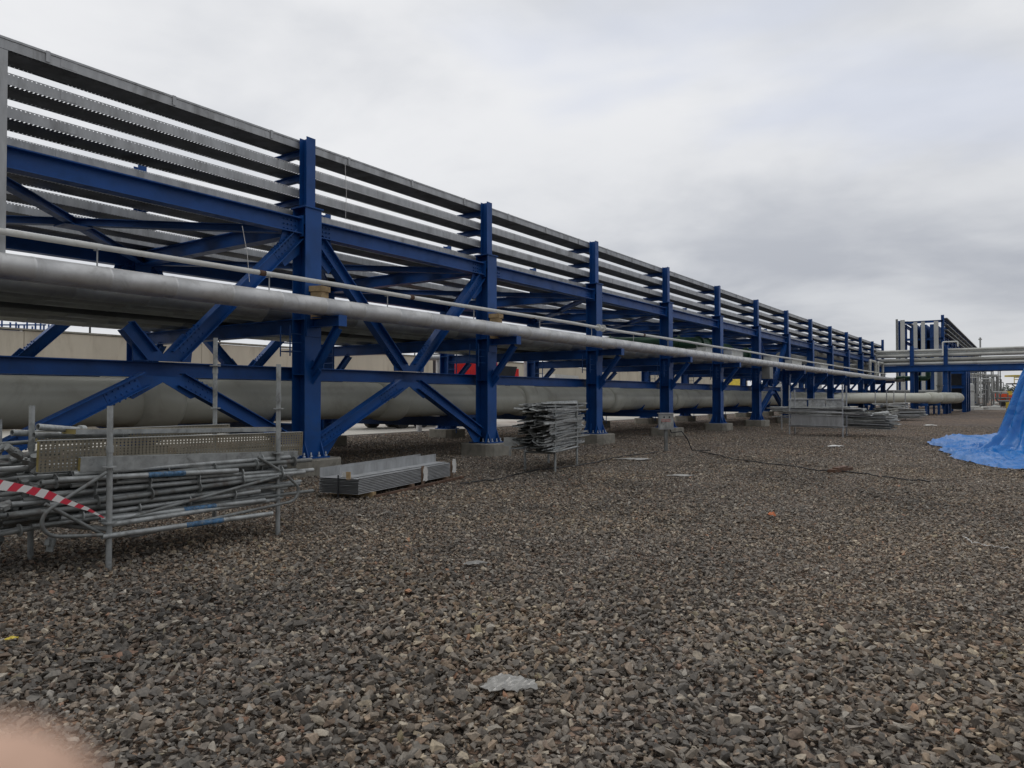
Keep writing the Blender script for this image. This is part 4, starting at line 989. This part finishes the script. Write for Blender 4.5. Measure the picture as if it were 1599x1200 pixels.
# ------------------------------------------------------------------ bundle of galvanised channels on battens
CG = 'nested galvanised channels in the strapped bundle'
ang = math.atan2(-.58, 2.91)            # heading turned a little towards -X
D = Vector((math.sin(ang), math.cos(ang), 0)).normalized(); Wd = Vector((-D.y, D.x, 0))
O = Vector((-8.22, 7.73, 0)); LEN = 3.0; WID = .72
for k, t_ in enumerate((.12, .5, .9)):
    for zz in (0,):
        c = O + D * (LEN * t_) + Wd * WID / 2
        b = MB(); b.obox(c + Vector((0, 0, .045)), Wd * (WID / 2 + .04), D * .045, Vector((0, 0, .045)))
        tag(b.build('timber_batten', M['wood_dark'] if k else M['wood'], loc=(c.x, c.y, 0)), f'timber batten under the channel bundle, {ORD[k]} from its left end', 'batten', 'battens under the channel bundle')
for k in range(10):
    z = .092 + .025 * k; top = k == 9
    b = MB(); off = random.uniform(-.012, .012); s0 = O + D * off; e0 = s0 + D * LEN
    def pb(a, c, u0, u1): pass
    c = (s0 + e0) / 2 + Wd * WID / 2
    b.obox(c + Vector((0, 0, z)), D * LEN / 2, Wd * WID / 2, Vector((0, 0, .0012)))
    b.obox((s0 + e0) / 2 - Wd * .003 * (k % 3) + Vector((0, 0, z + .008)), D * LEN / 2, Wd * .0016, Vector((0, 0, .0068)))
    hh = .0095 if not top else .075
    b.obox((s0 + e0) / 2 + Wd * WID + Vector((0, 0, z + hh)), D * LEN / 2, Wd * .0016, Vector((0, 0, hh - .002)))
    tag(b.build('steel_channel', M['galv'], loc=tuple(s0 + Vector((0, 0, z)))), 'top galvanised channel of the bundle with its tall back flange' if top else 'thin galvanised channel pressed between the others in the strapped bundle', 'steel channel', None if top else CG)
z = .092 + .025 * 9 + .024
b = MB(); b.obox(O + D * (LEN / 2 + .05) + Wd * (WID * .55) + Vector((0, 0, z + .06)), D * (LEN / 2 - .02), Wd * .0016, Vector((0, 0, .075)))
b.obox(O + D * (LEN / 2 + .05) + Wd * (WID * .38) + Vector((0, 0, z - .012)), D * (LEN / 2 - .02), Wd * WID * .17, Vector((0, 0, .0015)))
tag(b.build('steel_channel', M['galv'], loc=tuple(O + Vector((0, 0, z)))), 'loose galvanised angle standing on top of the channel bundle', 'steel channel')
for k, t_ in enumerate((.03, .62, .97)):
    a = O + D * LEN * t_; b = MB(); zt = .36
    if k:
        b.obox(a - Wd * .012 + Vector((0, 0, zt / 2)), D * .045, Wd * .006, Vector((0, 0, zt / 2))); tag(b.build('timber_upright', M['wood_dark'], loc=(a.x, a.y, 0)), ('middle', 'right')[k - 1] + ' upright timber strip strapped to the front of the bundle', 'timber strip')
    b = MB(); n_ = 7; vs = []
    for i in range(n_):
        for j in range(6):
            q = a + D * ((.06 if k else -.05) + .028 * (j - 2.5) * (1.3 - .1 * i)) - Wd * (.03 + .012 * math.sin(j * 2.1 + i)) + Vector((0, 0, .10 + .042 * i + .012 * math.sin(j * 1.7 + i * .9) + (.05 if k == 2 else 0)))
            if k == 0: q = a + Wd * (.30 + .025 * (j - 2.5) * 1.2) + D * (.02 * math.sin(j * 2 + i)) + Vector((0, 0, .30 + .018 * i))
            vs.append(q)
    b.add(vs, [(i * 6 + j, i * 6 + j + 1, (i + 1) * 6 + j + 1, (i + 1) * 6 + j) for i in range(n_ - 1) for j in range(5)], True)
    tag(b.build('white_wrap', M['paper'], loc=tuple(a)), ('crumpled white padding at the left end of the channel bundle', 'white padding strip at the middle of the channel bundle', 'crumpled white padding at the right end of the channel bundle')[k], 'padding')
for k, (t_, u) in enumerate(((.03, .5), (.45, 1.04), (.8, 1.04), (0.01, .28))):
    a = O + D * LEN * t_ + Wd * WID * u; b = MB(); b.obox(a + Vector((0, 0, .22)), D * .035, Wd * .015, Vector((0, 0, .22))) if k in (1, 2) else b.obox(a + Vector((0, 0, .36)), D * .012, Wd * .035, Vector((0, 0, .06)))
    if k == 0: b = MB(); b.obox(a - D * .1 + Vector((0, 0, .2)), D * .004, Wd * .012, Vector((0, 0, .17)))
    tag(b.build('strap_piece', M['dark'] if k == 0 else M['wood'], loc=tuple(a)), ('dark steel strap across the left end of the channel bundle', 'pale timber stake behind the middle of the bundle', 'pale timber stake behind the right part of the bundle', 'pale timber wedge on the left end of the bundle')[k], 'strap' if k == 0 else 'timber stake')
a = O + D * .3 - Wd * .1; c = O + D * (LEN + .15) - Wd * .12
b = MB(); b.bar(a + Vector((0, 0, .03)), c + Vector((0, 0, .05)), .05, .04); tag(b.build('timber_lath', M['brown_steel'], loc=tuple(a)), 'rusty brown strip lying on the gravel along the channel bundle', 'strip')

# ------------------------------------------------------------------ plate stacks in stillages
def plate_stack(tag_, corners, heights, z0, z1, yr, n, seed, grp, label, pal=('piece', 'piece', 'tube', 'cladd'), wr=(.08, .2), thr=(.006, .03), jut=.35):
    """pieces lie along the long direction of the stillage"""
    r = random.Random(seed); c0, c1, c2, c3 = [Vector((a, b_, 0)) for a, b_ in corners]   # c0->c1 long front edge, c0->c3 depth
    U = (c1 - c0).normalized(); V = (c3 - c0).normalized(); Lw = (c1 - c0).length; Wv = (c3 - c0).length
    for i in range(n):
        z = z0 + (z1 - z0) * (i + .5) / n + r.uniform(-.01, .01)
        ln = r.uniform(*yr); w_ = r.uniform(*wr); th = r.uniform(*thr); v = r.uniform(w_ / 2, Wv - w_ / 2) if i % 3 else w_ / 2 + r.uniform(0, .05)
        yaw = r.gauss(0, .04); tilt = r.gauss(0, .018); roll = r.gauss(0, .10 if r.random() < .85 else .5)
        ctr = c0 + U * (Lw / 2 + r.uniform(-jut, jut)) + V * v + Vector((0, 0, z))
        d = (U + V * yaw + Vector((0, 0, tilt))).normalized(); s_ = d.cross(Vector((0, 0, 1))).normalized(); u = s_.cross(d)
        s2 = s_ * math.cos(roll) + u * math.sin(roll); u2 = u * math.cos(roll) - s_ * math.sin(roll)
        b = MB(); b.obox(ctr, d * ln / 2, s2 * w_ / 2, u2 * .002)
        for e in (-1, 1): b.obox(ctr + s2 * e * (w_ / 2) + u2 * th / 2, d * ln / 2, s2 * .002, u2 * (th / 2 - .001))
        tag(b.build(tag_, M[r.choice(pal)], loc=tuple(ctr)), label, 'steel plate', grp)
mid = thing('scaffold_stillage', 'four legged stillage packed with narrow grey plates in the middle ground', 'stillage', (-8.0, 12.94, 0))
cs = [(-7.98, 12.94), (-8.45, 14.65), (-9.15, 14.55), (-8.70, 12.9)]
for (x, y), h in zip(cs, (1.40, 1.42, 1.35, .42)):
    post_mb(x, y, 0, h, .026).build('post', M['tube'], mid)
for i, j, z in ((0, 1, .42), (1, 2, .42), (2, 3, .42), (3, 0, .4)):
    b = MB(); b.tube((*cs[i], z), (*cs[j], z), .024, 12); b.build('rail', M['tube'], mid)
plate_stack('narrow_plate', cs, None, .45, 1.42, (2.4, 3.1), 135, 5, 'narrow grey plates in the middle stillage', 'narrow grey steel plate lying in the packed middle stillage', wr=(.12, .3), thr=(.015, .045), jut=.38)
b = MB(); p = gnd(797, 707); p = at(797, 690, 16.5); b.obox((p.x, p.y, p.z), RT * .14, FW * .003, Vector((0, 0, .1))); b.obox((p.x, p.y, p.z - .2), RT * .02, FW * .01, Vector((0, 0, .12)))
tag(b.build('tag_plate', M['piece'], loc=(p.x, p.y, p.z)), 'grey drilled plate sticking out left of the packed stillage', 'plate')

# stack 2 : boards and posts
fr = thing('scaffold_stillage', 'tall thin post stillage loaded with long grey boards', 'stillage', (-5.8, 30.2, 0))
q0 = gnd(1233, 680); q1 = gnd(1316, 684); vv = FW * 1.25 + RT * .75
cs2 = [(q0.x, q0.y), (q1.x, q1.y), (q1.x + vv.x * .8, q1.y + vv.y * .8), (q0.x + vv.x * .8, q0.y + vv.y * .8)]
for (x, y), h in zip(cs2, (1.85, 2.05, 2.0, 1.85)): post_mb(x, y, 0, h, .03).build('post', M['galv'], fr)
for i, j, z in ((0, 1, .38), (1, 2, .38), (3, 2, .38), (0, 1, .95)):
    b = MB(); b.tube((*cs2[i], z), (*cs2[j], z), .028, 10); b.build('rail', M['galv'], fr)
a = Vector((*cs2[0], 0)); c = Vector((*cs2[1], 0)); dd = (c - a).normalized()
b = MB(); b.obox((a + c) / 2 + Vector((0, 0, .63)) - FW * .04, dd * (c - a).length / 2 * .96, Vector((0, 0, .2)), FW * .01)
for e in (-1, 1): b.obox((a + c) / 2 + Vector((0, 0, .63 + e * .2)) - FW * .06, dd * (c - a).length / 2 * .96, Vector((0, 0, .012)), FW * .03)
tag(b.build('front_board', M['galv'], loc=tuple(a)), 'wide flat grey board across the front of the tall thin stillage', 'board')
plate_stack('long_board', cs2, None, .85, 1.12, (2.8, 3.8), 26, 8, 'long pale boards on the tall thin stillage', 'long pale grey board lying on top of the tall thin stillage', pal=('galv', 'piece'), wr=(.15, .3), thr=(.02, .05), jut=.5)
plate_stack('long_board', [(x + RT.x * 1.9, y + RT.y * 1.9) for x, y in cs2], None, .3, .85, (1.8, 2.6), 22, 18, 'boards piled right of the tall thin stillage', 'grey board in the low pile right of the tall thin stillage', pal=('galv', 'piece'), wr=(.15, .3), thr=(.02, .05), jut=.3)
# mesh panels stillage behind it
bk = thing('scaffold_stillage', 'low stillage of flat panels behind the long boards under the rack', 'stillage', (-9, 33, 0))
e0 = at(1233, 660, 34.5); e1 = at(1318, 660, 34.5); cs3 = [(e0.x, e0.y), (e1.x, e1.y), (e1.x + FW.x, e1.y + FW.y), (e0.x + FW.x, e0.y + FW.y)]
for (x, y), h in zip(cs3, (2.1, 1.3, 1.3, 2.1)): post_mb(x, y, 0, h, .03).build('post', M['galv'], bk)
for z in (.5, 1.45):
    b = MB(); b.tube((*cs3[0], z), (*cs3[1], z), .025, 8); b.build('rail', M['galv'], bk)
for i in range(6):
    a = Vector((*cs3[0], 0)); c = Vector((*cs3[1], 0)); u = (c - a).normalized(); w_ = .78; cc = a + u * (.45 + .83 * (i % 3)) + Vector((0, 0, .85 + .42 * (i // 3))) + FW * .05 * (i % 2)
    b = MB(); b.obox(cc, u * w_ / 2, Vector((0, 0, .19)), FW * .006)
    for e in (-1, 1): b.obox(cc + Vector((0, 0, .19 * e)) - FW * .02, u * w_ / 2, Vector((0, 0, .012)), FW * .02)
    tag(b.build('flat_panel', M['piece'], loc=tuple(cc)), f'flat grey steel panel in the {("lower", "upper")[i // 3]} row behind the boards, {ORD[i % 3]} from the left', 'panel', 'flat panels behind the long boards')
# stack 3 : far pile
f3 = thing('scaffold_stillage', 'far stillage with a wide pile of pale tubes and boards', 'stillage', (0, 40, 0))
e0 = gnd(1385, 658); e1 = gnd(1414, 656); cs4 = [(e0.x, e0.y), (e1.x, e1.y), (e1.x + FW.x * 1.5, e1.y + FW.y * 1.5), (e0.x + FW.x * 1.5, e0.y + FW.y * 1.5)]
for (x, y), h in zip(cs4, (2.0, 1.9, 2.0, 1.9)): post_mb(x, y, 0, h, .03).build('post', M['galv'], f3)
b = MB(); b.tube((*cs4[0], .45), (*cs4[1], .45), .025, 8); b.build('rail', M['galv'], f3)
plate_stack('pale_board', cs4, None, .35, 1.15, (2.5, 4.2), 40, 28, 'pale boards in the far pile', 'pale board in the wide far pile before the big pipe', pal=('galv', 'bridge', 'piece'), wr=(.15, .35), thr=(.03, .07), jut=1.2)
e0 = gnd(1425, 657); e1 = gnd(1440, 657)
plate_stack('pale_board', [(e0.x - 1, e0.y - .3), (e1.x, e1.y), (e1.x + FW.x * 1.2, e1.y + FW.y * 1.2), (e0.x - 1 + FW.x * 1.2, e0.y - .3 + FW.y * 1.2)], None, .12, .75, (1.8, 2.4), 26, 38, 'pale boards in the far pile', 'pale board in the wide far pile before the big pipe', pal=('galv', 'piece'), wr=(.15, .3), thr=(.02, .05), jut=.3)
e0 = gnd(1345, 668); e1 = gnd(1400, 664)
for i in range(9):
    p = Vector((e0.x, e0.y, 0)).lerp(Vector((e1.x, e1.y, 0)), .1) + FW * (.3 * (i % 5)) + Vector((0, 0, .14 + .16 * (i // 5) + .2 * (i % 5 > 2))); q = p + (e1 - e0) * random.uniform(.7, 1.0); q.z = p.z + .15
    b = MB(); b.tube(p, q, .12, 12, hollow=True); tag(b.build('wrapped_roll', M['piece'], loc=tuple(p)), 'thick grey roll in the low heap between the two board stacks', 'roll', 'grey rolls between the board stacks')

# ------------------------------------------------------------------ control box on its post
p = gnd(1040, 705)
t = thing('control_box', 'grey control box with red lettering on a post in the gravel', 'control box', (p.x, p.y, 0))
u = RT; f = FW; z = 1.55 - (668 - 620.5) / F * 21 ; z = .98 - .38 + .22
zc_ = CAMH + (HOR - 658.5) / F * 21.2
q = Vector((p.x, p.y, zc_))
b = MB(); b.obox(q, u * .20, f * .1, Vector((0, 0, .22))); b.obox(q + Vector((0, 0, .235)), u * .22, f * .13, Vector((0, 0, .012))); b.build('cabinet', M['galv'], t)
b = MB(); b.obox(q - f * .106, u * .175, f * .004, Vector((0, 0, .19))); dr = b.build('door', M['piece'], t)
b = MB(); b.obox(q - f * .114 - u * .14 + Vector((0, 0, -.02)), u * .008, f * .006, Vector((0, 0, .03))); b.build('handle', M['dark'], dr)
b = MB(); b.obox(Vector((p.x, p.y, (zc_ - .22) / 2)), u * .045, f * .045, Vector((0, 0, (zc_ - .22) / 2))); b.build('post', M['tube_dark'], t)
for s_ in (-.07, .08):
    b = MB(); b.tube(q - f * .111 + u * s_ + Vector((0, 0, .13)), q - f * .125 + u * s_ + Vector((0, 0, .13)), .022, 10); b.build('knob', M['black'], t)
b = MB(); rl = random.Random(4)
for row in range(2):
    xx = -.14
    while xx < .13:                     # small red capitals, too small to read in the photo
        w_ = rl.uniform(.012, .022); zz = .06 - row * .045
        b.obox(q - f * .113 + u * xx + Vector((0, 0, zz)), u * .004, f * .002, Vector((0, 0, .014)))
        b.obox(q - f * .113 + u * (xx + w_ / 2) + Vector((0, 0, zz + rl.choice((-.012, 0, .012)))), u * w_ / 2, f * .0018, Vector((0, 0, .0035)))
        xx += w_ + .014
b.build('lettering', M['redtext'], t)
b = MB(); b.sweep([q + u * .12 + Vector((0, 0, -.22)), q + u * .16 + Vector((0, 0, -.32)), q + u * .45 + Vector((0, 0, -.28)), q + u * .62 + Vector((0, 0, -.5)), Vector((p.x, p.y, .03)) + u * .75, Vector((p.x, p.y, .03)) + u * 1.3], .018, 8)
b.build('cable', M['black'], t)

# ------------------------------------------------------------------ cables and litter on the gravel
def ground_line(name, label, cat, pix, r, m, z=.035, seed=1):
    rr = random.Random(seed); P = [gnd(a, b_, z) for a, b_ in pix]; out = []; wv = 0 if name == 'string' else 1
    for i in range(len(P) - 1):
        for k in range(8): q = P[i].lerp(P[i + 1], k / 8); out.append(q + RT * rr.uniform(-.02, .02) + Vector((0, 0, rr.uniform(-.008, .014))) + FW * (rr.uniform(-.04, .04) + wv * .12 * math.sin((i * 8 + k) * .55 + seed)) + RT * wv * .08 * math.sin((i * 8 + k) * .4))
    out.append(P[-1]); b = MB(); b.sweep(out, r, 6); tag(b.build(name, M[m], loc=tuple(P[0])), label, cat)
ground_line('ground_cable', 'black cable trailing over the gravel from the stillage to the control box', 'cable', [(720, 757), (800, 742), (870, 731), (960, 716), (1030, 705)], .012, 'black', z=.040)
ground_line('ground_cable', 'black cable wandering over the gravel in the right half', 'cable', [(1090, 705), (1140, 716), (1200, 724), (1260, 732), (1300, 736), (1345, 738), (1400, 747), (1450, 752)], .013, 'black', z=.042, seed=2)
ground_line('string', 'thin white cord lying on the gravel at the right', 'cord', [(1502, 838), (1520, 848), (1545, 853), (1572, 855)], .004, 'paper', .05, seed=3)
def flake(name, label, cat, px, py, w_, d_, m, h=.03, rot=0, seed=1, n=9, thick=.004):
    """a crumpled sheet with uneven outline"""
    rr = random.Random(seed); p = gnd(px, py, .03) - Vector((0, 0, .012)); b = MB(); vs = []
    for i in range(n):
        for j in range(n):
            a, c = i / (n - 1) * 2 - 1, j / (n - 1) * 2 - 1
            sx = a * math.sqrt(1 - c * c / 2); sy = c * math.sqrt(1 - a * a / 2)
            k = 1 + (.16 * math.sin(3 * math.atan2(sy, sx) + seed) + .1 * math.sin(8 * math.atan2(sy, sx)) if i in (0, n - 1) or j in (0, n - 1) else 0)
            X, Y = sx * w_ / 2 * k, sy * d_ / 2 * k
            vs.append(p + RT * (X * math.cos(rot) - Y * math.sin(rot)) + FW * (X * math.sin(rot) + Y * math.cos(rot)) + Vector((0, 0, .02 + rr.uniform(0, h) + h * (1 - sx * sx - sy * sy))))
    b.add(vs, [(i * n + j, (i + 1) * n + j, (i + 1) * n + j + 1, i * n + j + 1) for i in range(n - 1) for j in range(n - 1)])
    o = b.build(name, M[m], loc=tuple(p)); sm = o.modifiers.new('thickness', 'SOLIDIFY'); sm.thickness = thick; tag(o, label, cat)
flake('plastic_sheet', 'crumpled clear plastic scrap on the gravel in the foreground', 'plastic', 795, 1070, .27, .20, 'plastic', .022, .1, 3, 14)
flake('paper_strip', 'pale strip on the gravel left of the control box', 'litter', 992, 718, .85, .35, 'plastic', .02, 0, 5)
flake('paper_strip', 'short pale strip on the gravel in the middle', 'litter', 1063, 744, .5, .15, 'plastic', .02, 0, 6)
flake('paper_strip', 'thin pale scrap among the stones in the centre foreground', 'litter', 742, 882, .2, .06, 'plastic', .02, .2, 7)
flake('paper_strip', 'small white scrap far off before the big pipe', 'litter', 1452, 665, .7, .3, 'paper', .03, 0, 8)
flake('paper_strip', 'small white scrap near the tall thin stillage', 'litter', 1305, 698, .5, .25, 'paper', .03, 0, 9)
flake('yellow_scrap', 'small bright yellow scrap on the gravel at the left edge', 'litter', 24, 998, .07, .045, 'yellow', .012, .5, 10, 6)
flake('orange_scrap', 'orange brick fragment on the gravel in the right middle', 'litter', 1204, 806, .11, .09, 'brick', .03, .5, 11, 5)
p = gnd(1312, 738); b = MB(); b.obox((p.x, p.y, .06), RT * .32 + FW * .3, RT * -.05 + FW * .06, Vector((0, 0, .03))); b.obox((p.x, p.y, .10), RT * .2 + FW * .22, RT * -.04 + FW * .05, Vector((0, 0, .02)))
tag(b.build('steel_offcut', M['brown_steel'], loc=(p.x, p.y, 0)), 'dark rusty steel offcut lying by the black cable', 'offcut')

# ------------------------------------------------------------------ blue tarpaulin over a machine
def tarpaulin():
    ctr = FW * 19.6 + RT * 14.35
    foot = [(1466, 689), (1480, 701), (1486, 711), (1503, 722), (1530, 729), (1560, 734), (1599, 738), (1680, 742), (1800, 735), (1900, 700), (1850, 680), (1750, 672), (1640, 674), (1575, 678), (1530, 681), (1500, 683), (1476, 681)]
    pts = [gnd(a, b_) - ctr for a, b_ in foot]
    pol = sorted((math.atan2(p.dot(FW), p.dot(RT)), Vector((p.dot(RT), p.dot(FW))).length) for p in pts)
    def Rb(t):
        for i in range(len(pol)):
            a0, r0 = pol[i - 1]; a1, r1 = pol[i]
            if i == 0: a0 -= 2 * math.pi
            if a0 <= t <= a1 or (i == 0 and a0 <= t - 2 * math.pi <= a1):
                tt = t if a0 <= t <= a1 else t - 2 * math.pi
                return r0 + (r1 - r0) * (tt - a0) / (a1 - a0 + 1e-9)
        return pol[0][1]
    prof = [(0, 3.0), (.25, 2.85), (.5, 2.3), (.72, 1.75), (.92, 1.2), (1.05, .75), (1.2, .42), (1.42, .13), (1.7, .05), (20, .03)]
    def hf(r):
        for (a, h0), (b_, h1) in zip(prof, prof[1:]):
            if r <= b_: return h0 + (h1 - h0) * (r - a) / (b_ - a)
        return .05
    NT, NR = 260, 90; vs = []
    for j in range(NR):
        s_ = j / (NR - 1)
        for i in range(NT):
            t = -math.pi + 2 * math.pi * i / NT; rb = Rb(t); r = rb * s_ ** 1.3 * (.965 + .025 * mnoise.noise(Vector((math.cos(t) * 4, math.sin(t) * 4, 2))) + .008 * math.sin(31 * t))
            p = ctr + RT * (r * math.cos(t)) + FW * (r * math.sin(t))
            h = hf(r)
            tt = t + .35 * mnoise.noise(Vector((p.x * .8, p.y * .8, 1))); fold = math.sin(9 * tt + 1.9 * math.sin(2.3 * tt)) * .5 + math.sin(19 * tt + 2 + 2 * math.sin(tt * 3)) * .3 + mnoise.noise(Vector((math.cos(t) * 9, math.sin(t) * 9, r * .4))) * .5
            slope = max(0, 1 - abs(r - 1.1) / 1.2)
            h += fold * .15 * slope + max(0, fold) * .05 * (1 if r > 1.0 else r)
            nz = mnoise.noise(Vector((p.x * 1.3, p.y * 1.3, 3))); n2_ = mnoise.noise(Vector((p.x * 4, p.y * 4, 8)))
            ridge = (1 - abs(nz) * 2.2); ridge2 = 1 - abs(n2_) * 2.5
            h += (max(0, ridge) ** 2 * .06 + max(0, 1 - abs(mnoise.noise(Vector((p.x * .9 + 5, p.y * 2.1, 5)))) * 4) ** 2 * .07 + max(0, ridge2) ** 2 * .03) * min(1, r)
            if s_ > .97: h = .03 + max(0, fold) * .05
            rr2 = RT * math.cos(t) + FW * math.sin(t)
            p = p + rr2 * fold * .10 * slope
            vs.append((p.x, p.y, max(.03, h)))
    fs = [(j * NT + i, j * NT + (i + 1) % NT, (j + 1) * NT + (i + 1) % NT, (j + 1) * NT + i) for j in range(NR - 1) for i in range(NT)]
    b = MB(); b.add(vs, fs, True); o = b.build('tarpaulin', M['tarp'], loc=(ctr.x, ctr.y, 0)); tag(o, 'bright blue tarpaulin draped over a tall object and spreading across the gravel', 'tarpaulin')
tarpaulin()

# ------------------------------------------------------------------ the photographer's blurred fingertip at the lens
def finger():
    zc2 = .042
    R3 = cam.rotation_euler.to_matrix(); cp = Vector(cam.location)
    def c2w(px, py, d): return cp + R3 @ Vector(((px - 800) / F * d, -(py - 600) / F * d, -d))
    tip = c2w(48, 1186, .028); root = c2w(-600, 2220, .030); d = (root - tip).normalized()
    pts = [tip, tip + d * .0015, tip + d * .004, tip + d * .008, tip + d * .014, tip + d * .024, tip + d * .030, tip + d * .045]
    rad = [.0014, .0040, .0056, .0065, .0068, .0072, .0075, .0074]
    b = MB(); b.sweep(pts, .008, 32, radii=rad)
    o = b.build('finger', M['skin'], loc=tuple(tip)); s = o.modifiers.new('sub', 'SUBSURF'); s.levels = s.render_levels = 2
    tag(o, 'blurred bare fingertip covering the lower left corner of the view', 'finger')
finger()
